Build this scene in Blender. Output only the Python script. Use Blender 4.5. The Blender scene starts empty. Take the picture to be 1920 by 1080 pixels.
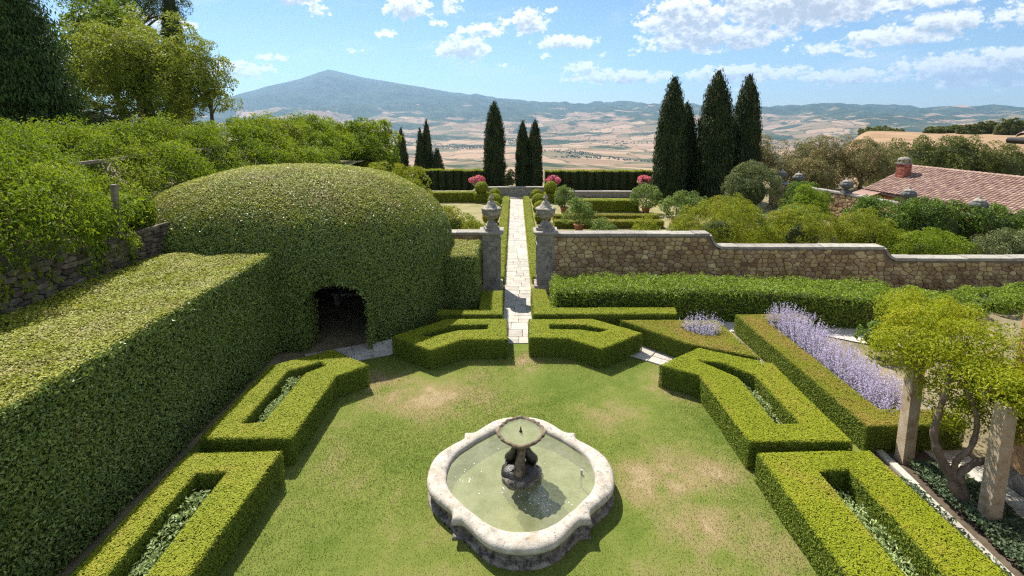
import bpy, bmesh, math, random
import numpy as np
from mathutils import Vector, Matrix
from mathutils.geometry import tessellate_polygon

sc = bpy.context.scene
col = sc.collection
R = math.radians

# ------------------------------------------------------------------ camera
cam_d = bpy.data.cameras.new('camera')
cam = bpy.data.objects.new('camera', cam_d)
col.objects.link(cam)
cam.location = (0, 0, 7.5)
cam.rotation_euler = (R(90 - 8.498), 0, 0)
cam_d.sensor_width = 36.0
cam_d.lens = 17.8125
cam_d.shift_x = -0.0026
cam_d.shift_y = -0.0969
cam_d.clip_start = 0.1
cam_d.clip_end = 90000
sc.camera = cam

# ------------------------------------------------------------------ sun, sky, exposure
SUN_TO = Vector((-0.36, 0.66, 1.0)).normalized()      # direction towards the sun
SUN_EL = math.asin(SUN_TO.z)
SUN_AZ = math.atan2(SUN_TO.x, SUN_TO.y)
sun_d = bpy.data.lights.new('sun', 'SUN')
sun_d.energy = 4.4
sun_d.angle = R(0.53)
sun_d.color = (1.0, 0.95, 0.86)
sun = bpy.data.objects.new('sun', sun_d)
sun.rotation_euler = SUN_TO.to_track_quat('Z', 'Y').to_euler()
sun.location = (0, 0, 60)
col.objects.link(sun)

sc.view_settings.view_transform = 'Standard'
sc.view_settings.look = 'None'
sc.view_settings.exposure = 1.1
sc.view_settings.gamma = 1.0
sc.view_settings.use_curve_mapping = False
sc.cycles.max_bounces = 8
sc.cycles.diffuse_bounces = 3
sc.cycles.glossy_bounces = 3
sc.cycles.transmission_bounces = 4
sc.cycles.transparent_max_bounces = 8
sc.cycles.volume_bounces = 0
sc.cycles.use_denoising = False
sc.cycles.filter_width = 1.25
sc.cycles.caustics_reflective = False
sc.cycles.caustics_refractive = False


class NT:
    """tiny wrapper for building node trees"""
    def __init__(self, tree):
        self.t = tree
        self.n = tree.nodes
        self.n.clear()

    def node(self, kind, **kw):
        n = self.n.new(kind)
        for k, v in kw.items():
            if k.startswith('i_'):
                key = k[2:]
                key = int(key) if key.isdigit() else key.replace('_', ' ')
                s = n.inputs[key]
                if hasattr(v, 'is_output'):
                    self.t.links.new(v, s)
                else:
                    s.default_value = v
            else:
                setattr(n, k, v)
        return n

    def link(self, a, b):
        self.t.links.new(a, b)

    def m(self, op, a, b=None, c=None, clamp=False):
        n = self.n.new('ShaderNodeMath')
        n.operation = op
        n.use_clamp = clamp
        for i, v in enumerate((a, b, c)):
            if v is None:
                continue
            if hasattr(v, 'is_output'):
                self.t.links.new(v, n.inputs[i])
            else:
                n.inputs[i].default_value = v
        return n.outputs[0]

    def mix(self, f, a, b, blend='MIX'):
        n = self.n.new('ShaderNodeMix')
        n.data_type = 'RGBA'
        n.blend_type = blend
        for s, v in ((n.inputs[0], f), (n.inputs[6], a), (n.inputs[7], b)):
            if hasattr(v, 'is_output'):
                self.t.links.new(v, s)
            else:
                s.default_value = v if isinstance(v, (int, float)) else (*v[:3], 1)
        return n.outputs[2]

    def noise(self, vec, scale, detail=4, rough=0.55, dist=0.0):
        n = self.node('ShaderNodeTexNoise')
        n.inputs['Scale'].default_value = scale
        n.inputs['Detail'].default_value = detail
        n.inputs['Roughness'].default_value = rough
        n.inputs['Distortion'].default_value = dist
        if vec is not None:
            self.link(vec, n.inputs['Vector'])
        return n.outputs[0]

    def ramp(self, f, stops):
        n = self.node('ShaderNodeValToRGB')
        e = n.color_ramp.elements
        while len(e) < len(stops):
            e.new(0.5)
        for el, (p, c) in zip(e, stops):
            el.position = p
            el.color = (*c[:3], 1)
        self.link(f, n.inputs[0])
        return n.outputs[0]

    def smooth(self, v, a, b):
        n = self.node('ShaderNodeMapRange')
        n.interpolation_type = 'SMOOTHSTEP'
        n.inputs[1].default_value = a
        n.inputs[2].default_value = b
        if hasattr(v, 'is_output'):
            self.link(v, n.inputs[0])
        return n.outputs[0]


# clouds of the summer sky: (azimuth, elevation, half width, half height, weight) in degrees
CLOUDS = [
    (-22.9, 11.6, 2.3, 1.0, 1.0), (-20.4, 10.2, 1.3, .5, .7), (-11.5, 11.0, 2.3, 1.2, 1.0), (-14, 8.3, 1.3, .5, .7), (-6.6, 11.2, 1.0, 1.1, .7),
    (-5.6, 7.0, 2.6, 1.3, 1.0), (-3.2, 8.9, 2.4, .8, .8), (1.6, 9.8, 1.9, 1.3, 1.0), (-.6, 9.6, 1.5, .6, .6),
    (5.5, 7.6, 3.4, .7, .9), (7.2, 4.9, 1.6, .6, .8), (11.0, 3.9, 5.4, .75, .95), (18.0, 9.5, 4.4, 2.0, 1.05), (21.0, 7.6, 6.6, 1.3, 1.05),
    (28.5, 10.0, 7.5, 1.9, 1.15), (24.5, 11.5, 3.5, .9, .8), (23.5, 3.9, 5.6, .8, .95), (32.5, 3.3, 3.8, .7, .9), (36.2, 6.7, 4.2, .8, .95), (39.5, 7.6, 3.0, .85, .95),
    (38.2, 9.4, 3.2, .65, .9), (42.5, 3.6, 6.0, 1.4, 1.05), (44.5, 7.6, 2.4, 1.0, .9), (-28.5, 4.2, 3.6, .8, .8), (-25.0, 5.5, 1.5, .35, .7), (-17.0, 6.6, .9, .3, .5), (-9.0, 6.0, .8, .3, .45), (-1.5, 5.2, .9, .25, .5), (3.4, 6.2, .8, .3, .5), (9.5, 6.2, 1.0, .3, .55), (-8.2, 9.4, 1.0, .4, .6), (4.0, 10.9, 1.0, .35, .5),
    (30.5, 6.0, 4.0, .6, .45), (13.2, 6.6, 1.2, .5, .5), (33.5, 5.3, 1.1, .35, .7), (41.0, 11.5, 2.2, .5, .8), (22.5, 2.6, 2.0, .35, .5),
    (50, 8, 5, 1.2, 1), (56, 5, 5, 1.1, 1), (-36, 8, 4, 1.0, 1), (-44, 5, 5, 1.0, 1), (-52, 9, 4, 1.2, 1), (62, 9, 5, 1.4, 1),
]
SKY_STRENGTH = 0.092
world = bpy.data.worlds.new('World')
sc.world = world
world.use_nodes = True
w = NT(world.node_tree)
sky = w.node('ShaderNodeTexSky', sky_type='NISHITA')
sky.sun_disc = False
sky.sun_elevation = SUN_EL
sky.sun_rotation = SUN_AZ
sky.altitude = 500
sky.air_density = 1.0
sky.dust_density = 0.2
sky.ozone_density = 2.5
sky_col = w.mix(1.0, sky.outputs[0], (.50, .58, .64), 'MULTIPLY')
tc = w.node('ShaderNodeTexCoord')
sep = w.node('ShaderNodeSeparateXYZ', i_0=tc.outputs['Generated'])
az = w.m('MULTIPLY', w.m('ARCTAN2', sep.outputs[0], sep.outputs[1]), 57.29578)
el = w.m('MULTIPLY', w.m('ARCSINE', sep.outputs[2]), 57.29578)


def cloud_field(dv):
    """density field of the cloud layer, sampled dv degrees higher"""
    e2 = w.m('ADD', el, dv)
    vec = w.node('ShaderNodeCombineXYZ', i_0=az, i_1=w.m('MULTIPLY', e2, 1.35), i_2=0.0)
    n1 = w.noise(vec.outputs[0], 0.7, 7, 0.58)
    n2 = w.node('ShaderNodeTexVoronoi', feature='SMOOTH_F1', i_Vector=vec.outputs[0], i_Scale=1.5, i_Detail=3.0, i_Roughness=0.6, i_Smoothness=0.6).outputs[0]
    tex = w.m('SUBTRACT', w.m('MULTIPLY', w.m('SUBTRACT', n1, 0.5), 2.5), w.m('MULTIPLY', w.m('SUBTRACT', n2, 0.45), 0.6))
    acc = None
    for (ca, ce, hw, hh, wt) in CLOUDS:
        dx = w.m('MULTIPLY_ADD', az, 1 / hw, -ca / hw)
        dy = w.m('MULTIPLY_ADD', e2, 1 / hh, -ce / hh)
        d2 = w.m('ADD', w.m('MULTIPLY', dx, dx), w.m('MULTIPLY', dy, dy))
        b = w.m('MULTIPLY_ADD', d2, -0.60 * wt, wt * 1.1 + 0.25)
        acc = b if acc is None else w.m('MAXIMUM', acc, b)
    acc = w.m('MAXIMUM', acc, -1.2)
    return w.m('ADD', acc, tex)


f0 = cloud_field(0.0)
f1 = cloud_field(0.7)
dens = w.smooth(f0, 0.1, 0.6)
above = w.smooth(f1, 0.1, 1.2)
cloud_col = w.mix(above, (6.2, 6.2, 6.2), (2.8, 3.1, 3.5))
# thin high veil
vv = w.node('ShaderNodeCombineXYZ', i_0=w.m('MULTIPLY', az, 0.35), i_1=w.m('MULTIPLY_ADD', el, 1.2, w.m('MULTIPLY', az, -0.1)), i_2=3.1)
veil = w.m('MULTIPLY', w.smooth(w.noise(vv.outputs[0], 0.28, 6, 0.6), 0.52, 0.8), 0.45)
c1 = w.mix(veil, sky_col, (4.6, 5.1, 5.5))
low = w.smooth(el, -0.5, 5.0)
dens = w.m('MULTIPLY', dens, w.m('MULTIPLY_ADD', low, 0.2, 0.8))
c2 = w.mix(dens, c1, cloud_col)
bg = w.node('ShaderNodeBackground', i_Color=c2, i_Strength=SKY_STRENGTH)
# unseen rest of the sky: plainer cumulus, thickened and brightened to add fill light
vec2 = w.node('ShaderNodeCombineXYZ', i_0=w.m('MULTIPLY', az, 0.5), i_1=w.m('MULTIPLY', el, 1.1), i_2=7.7)
n3 = w.smooth(w.noise(vec2.outputs[0], 0.2, 4, 0.6), 0.50, 0.60)
edge = w.m('MAXIMUM', w.smooth(w.m('ABSOLUTE', az), 62, 68), w.smooth(el, 16, 19))
bg2 = w.node('ShaderNodeBackground', i_Color=w.mix(w.m('MULTIPLY', n3, edge), sky_col, (6.9, 7.1, 7.4)), i_Strength=SKY_STRENGTH)
inside = w.m('MULTIPLY', w.m('LESS_THAN', w.m('ABSOLUTE', az), 62.0), w.m('LESS_THAN', w.m('ABSOLUTE', w.m('SUBTRACT', el, 7.0)), 9.0))
ms = w.node('ShaderNodeMixShader', i_0=inside, i_1=bg2.outputs[0], i_2=bg.outputs[0])
wo = w.node('ShaderNodeOutputWorld')
w.link(ms.outputs[0], wo.inputs[0])

# ------------------------------------------------------------------ helpers
rng = np.random.default_rng(7)


def hash3(ix, iy, iz):
    h = (ix.astype(np.int64) * 374761393 + iy.astype(np.int64) * 668265263 + iz.astype(np.int64) * 2147483647) & 0xFFFFFFFF
    h = ((h ^ (h >> 13)) * 1274126177) & 0xFFFFFFFF
    h = ((h ^ (h >> 16)) * 2246822519) & 0xFFFFFFFF
    return ((h ^ (h >> 15)) & 0xFFFFFF) / float(0xFFFFFF)


def vnoise(P, f=1.0, seed=0):
    """smooth value noise in -1..1"""
    Q = np.asarray(P, float) * f + seed * 17.31
    if Q.shape[1] == 2:
        Q = np.column_stack([Q, np.zeros(len(Q))])
    i = np.floor(Q)
    t = Q - i
    t = t * t * (3 - 2 * t)
    i = i.astype(np.int64)
    out = 0
    for dx in (0, 1):
        for dy in (0, 1):
            for dz in (0, 1):
                wgt = (t[:, 0] if dx else 1 - t[:, 0]) * (t[:, 1] if dy else 1 - t[:, 1]) * (t[:, 2] if dz else 1 - t[:, 2])
                out = out + wgt * hash3(i[:, 0] + dx, i[:, 1] + dy, i[:, 2] + dz)
    return out * 2 - 1


def fbm(P, f=1.0, octaves=4, seed=0):
    s, a, tot = 0, 1.0, 0
    for k in range(octaves):
        s = s + a * vnoise(P, f * 2 ** k, seed + k)
        tot += a
        a *= 0.5
    return s / tot


def unit(A):
    return A / np.maximum(np.linalg.norm(A, axis=1, keepdims=True), 1e-9)


class Geo:
    """collects vertices and faces (with material slot and tint) for one mesh"""
    def __init__(self):
        self.V, self.F, self.n = [], [], 0

    def add(self, V, faces, mat=0, tint=0.5, smooth=False):
        V = np.asarray(V, float).reshape(-1, 3)
        if isinstance(faces, np.ndarray):
            faces = [faces]
        else:
            by = {}
            for f in faces:
                by.setdefault(len(f), []).append(f)
            faces = [np.array(v) for v in by.values()]
        for f in faces:
            t = np.full(len(f), tint, float) if np.isscalar(tint) else np.asarray(tint, float)
            self.F.append((f + self.n, mat, t, smooth))
        self.V.append(V)
        self.n += len(V)
        return self

    def box(self, c, s, mat=0, tint=0.5, rot=0.0, taper=1.0):
        x, y, z = (k / 2 for k in s)
        v = np.array([(-x, -y, -z), (x, -y, -z), (x, y, -z), (-x, y, -z), (-x * taper, -y * taper, z), (x * taper, -y * taper, z), (x * taper, y * taper, z), (-x * taper, y * taper, z)])
        if rot:
            cr, sr = math.cos(rot), math.sin(rot)
            v = np.column_stack([v[:, 0] * cr - v[:, 1] * sr, v[:, 0] * sr + v[:, 1] * cr, v[:, 2]])
        q = np.array([(0, 3, 2, 1), (4, 5, 6, 7), (0, 1, 5, 4), (1, 2, 6, 5), (2, 3, 7, 6), (3, 0, 4, 7)])
        return self.add(v + np.array(c), q, mat, tint)

    def loft(self, rings, mat=0, tint=0.5, close=True, cap0=False, cap1=False, smooth=True):
        """rings: list of (n,3) arrays"""
        n = len(rings[0])
        V = np.vstack(rings)
        q = []
        for k in range(len(rings) - 1):
            a, b = k * n, (k + 1) * n
            for i in range(n if close else n - 1):
                j = (i + 1) % n
                q.append((a + i, a + j, b + j, b + i))
        self.add(V, np.array(q), mat, tint, smooth)
        if cap0:
            self.add(rings[0], [tuple(range(n))[::-1]], mat, tint)
        if cap1:
            self.add(rings[-1], [tuple(range(n))], mat, tint)
        return self

    def lathe(self, prof, seg=20, c=(0, 0, 0), mat=0, tint=0.5, flute=None, smooth=True, cap=True):
        """prof: list of (radius, z[, flute depth])"""
        a = np.linspace(0, 2 * math.pi, seg, endpoint=False)
        rings = []
        for p in prof:
            r = np.full(seg, p[0])
            if len(p) > 2 and flute:
                r = r * (1 - p[2] * (0.5 + 0.5 * np.cos(a * flute)))
            rings.append(np.column_stack([c[0] + r * np.cos(a), c[1] + r * np.sin(a), np.full(seg, c[2] + p[1])]))
        return self.loft(rings, mat, tint, True, cap, cap, smooth)

    def tube(self, pts, rad, seg=7, mat=0, tint=0.5):
        pts = np.asarray(pts, float)
        rad = np.atleast_1d(np.asarray(rad, float))
        rad = np.interp(np.linspace(0, 1, len(pts)), np.linspace(0, 1, len(rad)), rad)
        T = np.gradient(pts, axis=0)
        T = unit(T)
        ref = np.array([0.31, 0.87, 0.38])
        U = unit(np.cross(T, ref))
        W = np.cross(T, U)
        a = np.linspace(0, 2 * math.pi, seg, endpoint=False)
        rings = [pts[i] + rad[i] * (np.outer(np.cos(a), U[i]) + np.outer(np.sin(a), W[i])) for i in range(len(pts))]
        return self.loft(rings, mat, tint, True, True, True)

    def leaves(self, P, N, L, W, tilt=0.6, mat=1, tint=None, along=None, alongw=0.0, fold=0.15, tintvar=0.22, tint0=0.5, tri=False):
        """rhombic leaves at P, facing roughly N"""
        n = len(P)
        if n == 0:
            return self
        N = unit(unit(N) + rng.normal(0, tilt, (n, 3)))
        d = rng.normal(0, 1, (n, 3))
        if along is not None:
            d = unit(d) * (1 - alongw) + np.asarray(along) * alongw
        d = unit(d - N * np.sum(d * N, axis=1, keepdims=True))
        s = np.cross(N, d)
        Ls = (np.asarray(L) * rng.uniform(0.7, 1.25, n))[:, None]
        Ws = (np.asarray(W) * rng.uniform(0.75, 1.2, n))[:, None]
        if tint is None:
            tint = np.clip(tint0 + rng.normal(0, tintvar, n), 0, 1)
        if tri:
            V = np.empty((n, 3, 3))
            V[:, 0] = P - d * Ls * .4 - s * Ws / 2
            V[:, 1] = P - d * Ls * .4 + s * Ws / 2
            V[:, 2] = P + d * Ls * .6 - N * Ls * fold * 0.4
            return self.add(V.reshape(-1, 3), np.arange(3 * n).reshape(n, 3), mat, tint)
        V = np.empty((n, 4, 3))
        V[:, 0] = P - d * Ls / 2
        V[:, 1] = P + s * Ws / 2 + N * Ws * fold
        V[:, 2] = P + d * Ls / 2 - N * Ls * fold * 0.6
        V[:, 3] = P - s * Ws / 2 + N * Ws * fold
        return self.add(V.reshape(-1, 3), np.arange(4 * n).reshape(n, 4), mat, tint)

    def mesh(self, name, mats, origin=(0, 0, 0)):
        V = np.vstack(self.V) - np.array(origin, float)
        me = bpy.data.meshes.new(name)
        me.vertices.add(len(V))
        me.vertices.foreach_set('co', V.astype(np.float32).ravel())
        nl = sum(f.size for f, *_ in self.F)
        npoly = sum(len(f) for f, *_ in self.F)
        me.loops.add(nl)
        me.polygons.add(npoly)
        me.loops.foreach_set('vertex_index', np.concatenate([f.ravel() for f, *_ in self.F]).astype(np.int32))
        tot = np.concatenate([np.full(len(f), f.shape[1]) for f, *_ in self.F])
        me.polygons.foreach_set('loop_start', np.concatenate([[0], np.cumsum(tot)[:-1]]).astype(np.int32))
        me.polygons.foreach_set('material_index', np.concatenate([np.full(len(f), m) for f, m, *_ in self.F]).astype(np.int32))
        me.polygons.foreach_set('use_smooth', np.concatenate([np.full(len(f), s) for f, _, _, s in self.F]).astype(bool))
        at = me.attributes.new('tint', 'FLOAT', 'FACE')
        at.data.foreach_set('value', np.concatenate([t for _, _, t, _ in self.F]).astype(np.float32))
        for m in mats:
            me.materials.append(m)
        me.update(calc_edges=True)
        return me


def tag(o, label=None, cat=None, group=None, kind=None):
    if label:
        o['label'] = label
    if cat:
        o['category'] = cat
    if group:
        o['group'] = group
    if kind:
        o['kind'] = kind
    return o


def link(name, me, loc=(0, 0, 0), rz=0.0, parent=None):
    o = bpy.data.objects.new(name, me)
    col.objects.link(o)
    o.location = loc
    o.rotation_euler = (0, 0, rz)
    if parent is not None:
        o.parent = parent
    return o


def put(name, geo, mats, origin=(0, 0, 0), parent=None):
    """geometry in the parent's space (world space when top-level), origin = its base"""
    if not isinstance(mats, (list, tuple)):
        mats = [mats]
    return link(name, geo.mesh(name, mats, origin), origin, 0, parent)


def empty(name, loc=(0, 0, 0), rz=0.0):
    return link(name, None, loc, rz)


def copy_tree(o, loc=None, rz=None, parent=None, scale=None):
    c = o.copy()
    col.objects.link(c)
    if parent is not None:
        c.parent = parent
    if loc is not None:
        c.location = loc
    if rz is not None:
        c.rotation_euler = (0, 0, rz)
    if scale is not None:
        c.scale = scale
    for ch in list(o.children):
        copy_tree(ch, parent=c)
    return c


def in_poly(P, poly):
    x, y = P[:, 0], P[:, 1]
    r = np.zeros(len(P), bool)
    n = len(poly)
    for i in range(n):
        x1, y1 = poly[i]
        x2, y2 = poly[(i + 1) % n]
        c = ((y1 > y) != (y2 > y)) & (x < (x2 - x1) * (y - y1) / (y2 - y1 + 1e-12) + x1)
        r ^= c
    return r


def sample_poly(poly, n, holes=()):
    poly = np.array(poly)
    lo, hi = poly.min(0), poly.max(0)
    out = []
    got = 0
    while got < n:
        P = rng.uniform(lo, hi, (n * 2, 2))
        k = in_poly(P, poly)
        for h in holes:
            k &= ~in_poly(P, h)
        out.append(P[k])
        got += k.sum()
    return np.vstack(out)[:n]


def area(poly):
    p = np.array(poly)
    q = np.roll(p, -1, 0)
    return 0.5 * np.sum(p[:, 0] * q[:, 1] - q[:, 0] * p[:, 1])


def ccw(poly):
    return list(poly) if area(poly) > 0 else list(poly)[::-1]


def inset(poly, d):
    """offset a ccw polygon inwards by d"""
    p = np.array(ccw(poly), float)
    n = len(p)
    out = []
    for i in range(n):
        a, b, c = p[i - 1], p[i], p[(i + 1) % n]
        e1 = (b - a) / np.linalg.norm(b - a)
        e2 = (c - b) / np.linalg.norm(c - b)
        n1, n2 = np.array([-e1[1], e1[0]]), np.array([-e2[1], e2[0]])
        bis = n1 + n2
        bis = bis / max(np.dot(bis, n1), 0.35)
        out.append(b + bis * d)
    return out


# ------------------------------------------------------------------ materials
def new_mat(name):
    m = bpy.data.materials.new(name)
    m.use_nodes = True
    return m, NT(m.node_tree)


def finish(t, shader, disp=None):
    o = t.node('ShaderNodeOutputMaterial')
    t.link(shader, o.inputs[0])
    return o


def leaf_mat(name, c0, c1, c2, patch=None, pscale=0.6, plo=0.5, phi=0.7, pamt=0.8, rough=0.6, spec=0.2, trans=0.3, big=0.25):
    """leaf colours by tint (dark young mid light); patches of another leaf colour by noise"""
    m, t = new_mat(name)
    at = t.node('ShaderNodeAttribute', attribute_name='tint')
    pos = t.node('ShaderNodeNewGeometry').outputs['Position']
    c = t.ramp(at.outputs['Fac'], [(0.05, c0), (0.5, c1), (0.95, c2)])
    if big:
        nb = t.noise(pos, 0.9, 3, 0.6)
        c = t.mix(t.m('MULTIPLY', t.smooth(nb, 0.35, 0.7), big), c, c2)
    if patch:
        np_ = t.noise(pos, pscale, 5, 0.65)
        nf = t.m('ADD', np_, t.m('MULTIPLY', t.m('SUBTRACT', at.outputs['Fac'], 0.5), 0.25))
        c = t.mix(t.m('MULTIPLY', t.smooth(nf, plo, phi), pamt), c, patch)
    p = t.node('ShaderNodeBsdfPrincipled', i_Base_Color=c, i_Roughness=rough)
    p.inputs['Specular IOR Level'].default_value = spec
    tr = t.node('ShaderNodeBsdfTranslucent', i_Color=t.mix(0.5, c, (c2[0] * 1.25, c2[1] * 1.3, c2[2] * .6)))
    mx = t.node('ShaderNodeMixShader', i_0=trans, i_1=p.outputs[0], i_2=tr.outputs[0])
    finish(t, mx.outputs[0])
    return m


def surf_mat(name, stops, scale=3.0, detail=6, rough=0.85, bump=0.3, bscale=20, tintamt=0.0, spots=None, coords='pos', spec=0.3, dist=0.0, bdist=0.02):
    """mottled mineral / earth / paint surface; spots = (colour, scale, lo, hi, amount); tint attribute varies the brightness"""
    m, t = new_mat(name)
    if coords == 'pos':
        v = t.node('ShaderNodeNewGeometry').outputs['Position']
    else:
        v = t.node('ShaderNodeTexCoord').outputs['Object']
    c = t.ramp(t.noise(v, scale, detail, 0.62, dist), stops)
    for s in (spots or []):
        k = t.smooth(t.noise(v, s[1], 6, 0.68), s[2], s[3])
        c = t.mix(t.m('MULTIPLY', k, s[4]), c, s[0])
    if tintamt:
        at = t.node('ShaderNodeAttribute', attribute_name='tint')
        hs = t.node('ShaderNodeHueSaturation', i_Color=c)
        t.link(t.m('MULTIPLY_ADD', at.outputs['Fac'], tintamt, 1 - tintamt / 2), hs.inputs['Value'])
        t.link(t.m('MULTIPLY_ADD', at.outputs['Fac'], 0.035, 0.4825), hs.inputs['Hue'])
        c = hs.outputs[0]
    p = t.node('ShaderNodeBsdfPrincipled', i_Base_Color=c, i_Roughness=rough)
    p.inputs['Specular IOR Level'].default_value = spec
    if bump:
        b = t.node('ShaderNodeBump', i_Strength=bump, i_Distance=bdist, i_Height=t.noise(v, bscale, 6, 0.7))
        t.link(b.outputs[0], p.inputs['Normal'])
    finish(t, p.outputs[0])
    return m


def wood_mat(name, a, b, scale=6):
    return surf_mat(name, [(0.3, a), (0.7, b)], scale, 6, 0.9, 0.6, 30)


# foliage
M_core = surf_mat('shaded_twig_core', [(0.3, (.03, .042, .012)), (0.7, (.07, .085, .022))], 12, 4, 0.95, 0.8, 40)  # twig green-brown, darkened for the shade inside the foliage
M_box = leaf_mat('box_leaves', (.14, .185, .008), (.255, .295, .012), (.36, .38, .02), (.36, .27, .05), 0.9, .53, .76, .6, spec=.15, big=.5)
M_boxside = leaf_mat('box_side_leaves', (.06, .10, .012), (.135, .185, .018), (.24, .29, .035), (.22, .17, .05), 1.1, .55, .75, .5, spec=.2, trans=0.25)  # older, greener leaves; the shade of the sides is also put into the colour
M_boxcore = surf_mat('box_hedge_inside', [(0.3, (.05, .065, .008)), (0.7, (.10, .115, .012))], 14, 4, 0.95, 0.8, 60)
M_boxdry = leaf_mat('box_leaves_bronzed', (.12, .155, .010), (.235, .25, .014), (.32, .31, .02), (.36, .24, .06), 0.7, .42, .62, .75, spec=.15)
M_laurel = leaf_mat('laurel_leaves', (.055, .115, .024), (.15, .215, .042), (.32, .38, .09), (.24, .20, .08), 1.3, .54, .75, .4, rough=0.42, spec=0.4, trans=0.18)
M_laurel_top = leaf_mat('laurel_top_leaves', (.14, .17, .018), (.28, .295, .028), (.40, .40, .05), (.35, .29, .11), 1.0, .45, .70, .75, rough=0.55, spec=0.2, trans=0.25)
M_laurel_row = leaf_mat('laurel_row_leaves', (.06, .12, .010), (.16, .24, .018), (.32, .40, .05), rough=0.5, spec=0.25, trans=0.3)
M_wist = leaf_mat('wisteria_leaves', (.045, .10, .005), (.13, .205, .008), (.28, .34, .025), (.28, .27, .02), 0.5, .52, .72, .6, trans=0.38)
M_wist2 = leaf_mat('wisteria_leaves_yellowing', (.11, .17, .006), (.26, .30, .010), (.42, .43, .03), (.40, .35, .03), 0.9, .52, .72, .6, trans=0.38)
M_cyp = leaf_mat('cypress_leaves', (.010, .022, .007), (.030, .048, .013), (.10, .115, .028), (.10, .072, .03), 1.2, .6, .75, .5, rough=0.7, trans=0.08)
M_yew = leaf_mat('yew_leaves', (.018, .042, .009), (.042, .08, .014), (.085, .14, .024), rough=0.6, trans=0.1)
M_oak = leaf_mat('oak_leaves', (.085, .13, .012), (.19, .23, .022), (.32, .35, .05), (.24, .20, .04), .5, .55, .75, .5, trans=0.35)
M_elm = leaf_mat('elm_leaves', (.04, .085, .006), (.10, .16, .010), (.20, .26, .025), (.22, .20, .02), .5, .55, .75, .6, trans=0.4)
M_olive = leaf_mat('olive_leaves', (.085, .095, .03), (.17, .165, .055), (.28, .25, .11), (.28, .20, .08), .35, .45, .65, .7, trans=0.2)
M_holm = leaf_mat('holm_oak_leaves', (.045, .065, .012), (.105, .125, .022), (.19, .20, .045), (.19, .15, .04), .4, .55, .75, .5, trans=0.2)
M_bush = leaf_mat('shrub_leaves', (.07, .115, .008), (.175, .22, .012), (.34, .35, .03), (.36, .26, .04), .6, .55, .72, .6, trans=0.35)
M_darkbush = leaf_mat('dark_shrub_leaves', (.03, .07, .010), (.085, .15, .016), (.19, .27, .035), (.33, .34, .02), .55, .60, .75, .7, rough=0.5, spec=.25, trans=0.25)
M_greybush = leaf_mat('grey_green_shrub_leaves', (.05, .07, .022), (.12, .145, .05), (.24, .26, .11), trans=0.2)
M_lemon = leaf_mat('lemon_leaves', (.05, .10, .016), (.13, .20, .035), (.28, .35, .09), rough=0.5, spec=.25, trans=0.25)
M_silver = leaf_mat('silver_herb_leaves', (.15, .21, .06), (.29, .37, .14), (.47, .54, .27), (.12, .17, .05), 2.0, .5, .7, .7, trans=0.2)
M_ground = leaf_mat('groundcover_leaves', (.035, .065, .03), (.085, .125, .06), (.20, .25, .15), trans=0.2)
M_sage = leaf_mat('sage_stems', (.12, .15, .08), (.18, .21, .11), (.26, .28, .15), trans=0.2)
M_sageflower = leaf_mat('sage_flowers', (.42, .35, .60), (.58, .50, .74), (.71, .65, .85), trans=0.25, big=0.2)
M_pink = leaf_mat('pink_geranium_petals', (.55, .07, .15), (.72, .15, .25), (.85, .38, .45), trans=0.25, big=0.1)
M_bark = wood_mat('bark', (.05, .038, .026), (.12, .095, .07))
M_bark2 = wood_mat('wisteria_bark', (.09, .06, .04), (.24, .17, .12))
M_timber = wood_mat('grey_timber', (.16, .13, .10), (.32, .27, .21))

# mineral
M_trav = surf_mat('weathered_travertine', [(0.25, (.30, .26, .21)), (0.5, (.48, .43, .36)), (0.75, (.62, .57, .49))], 5, 8, 0.88, 0.8, 45,
                  spots=[((.13, .11, .09), 14, .56, .68, .8), ((.05, .042, .035), 55, .58, .66, .8), ((.38, .29, .19), 2.2, .50, .70, .6), ((.16, .145, .12), 3.2, .56, .7, .6)])
M_travdark = surf_mat('dark_travertine', [(0.3, (.10, .085, .07)), (0.55, (.26, .225, .18)), (0.8, (.46, .41, .34))], 6, 8, 0.85, 0.6, 40,  # dark mottled travertine with near-black spots
                      spots=[((.03, .027, .025), 8, .48, .64, .85)])
M_wet = surf_mat('wet_carved_stone', [(0.3, (.008, .007, .007)), (0.6, (.03, .024, .018)), (0.85, (.12, .09, .055))], 7, 7, 0.32, 0.7, 30, spec=0.6,
                 spots=[((.11, .10, .03), 5, .56, .72, .5)])
M_bowl = surf_mat('mossy_fountain_bowl', [(0.3, (.06, .045, .03)), (0.55, (.20, .15, .095)), (0.8, (.42, .34, .24))], 8, 8, 0.75, 0.8, 30,
                  spots=[((.03, .026, .02), 10, .50, .62, .85), ((.20, .19, .06), 4, .58, .72, .5)])
M_pillar = surf_mat('grey_lichen_stone', [(0.25, (.15, .13, .11)), (0.5, (.27, .245, .205)), (0.8, (.42, .39, .33))], 3.5, 8, 0.9, 0.5, 40,
                    spots=[((.05, .047, .045), 4.5, .53, .68, .75), ((.42, .38, .29), 13, .62, .72, .5)])
M_urn = surf_mat('lichened_urn_stone', [(0.25, (.18, .155, .125)), (0.5, (.34, .30, .24)), (0.8, (.52, .47, .39))], 6, 8, 0.9, 0.5, 40, coords='obj',
                 spots=[((.05, .05, .055), 7, .50, .64, .75), ((.42, .27, .15), 3, .58, .74, .6)])
M_urndark = surf_mat('dark_urn_stone', [(0.3, (.07, .075, .07)), (0.6, (.15, .155, .14)), (0.85, (.34, .32, .27))], 8, 6, 0.9, 0.4, 40, coords='obj')
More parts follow.
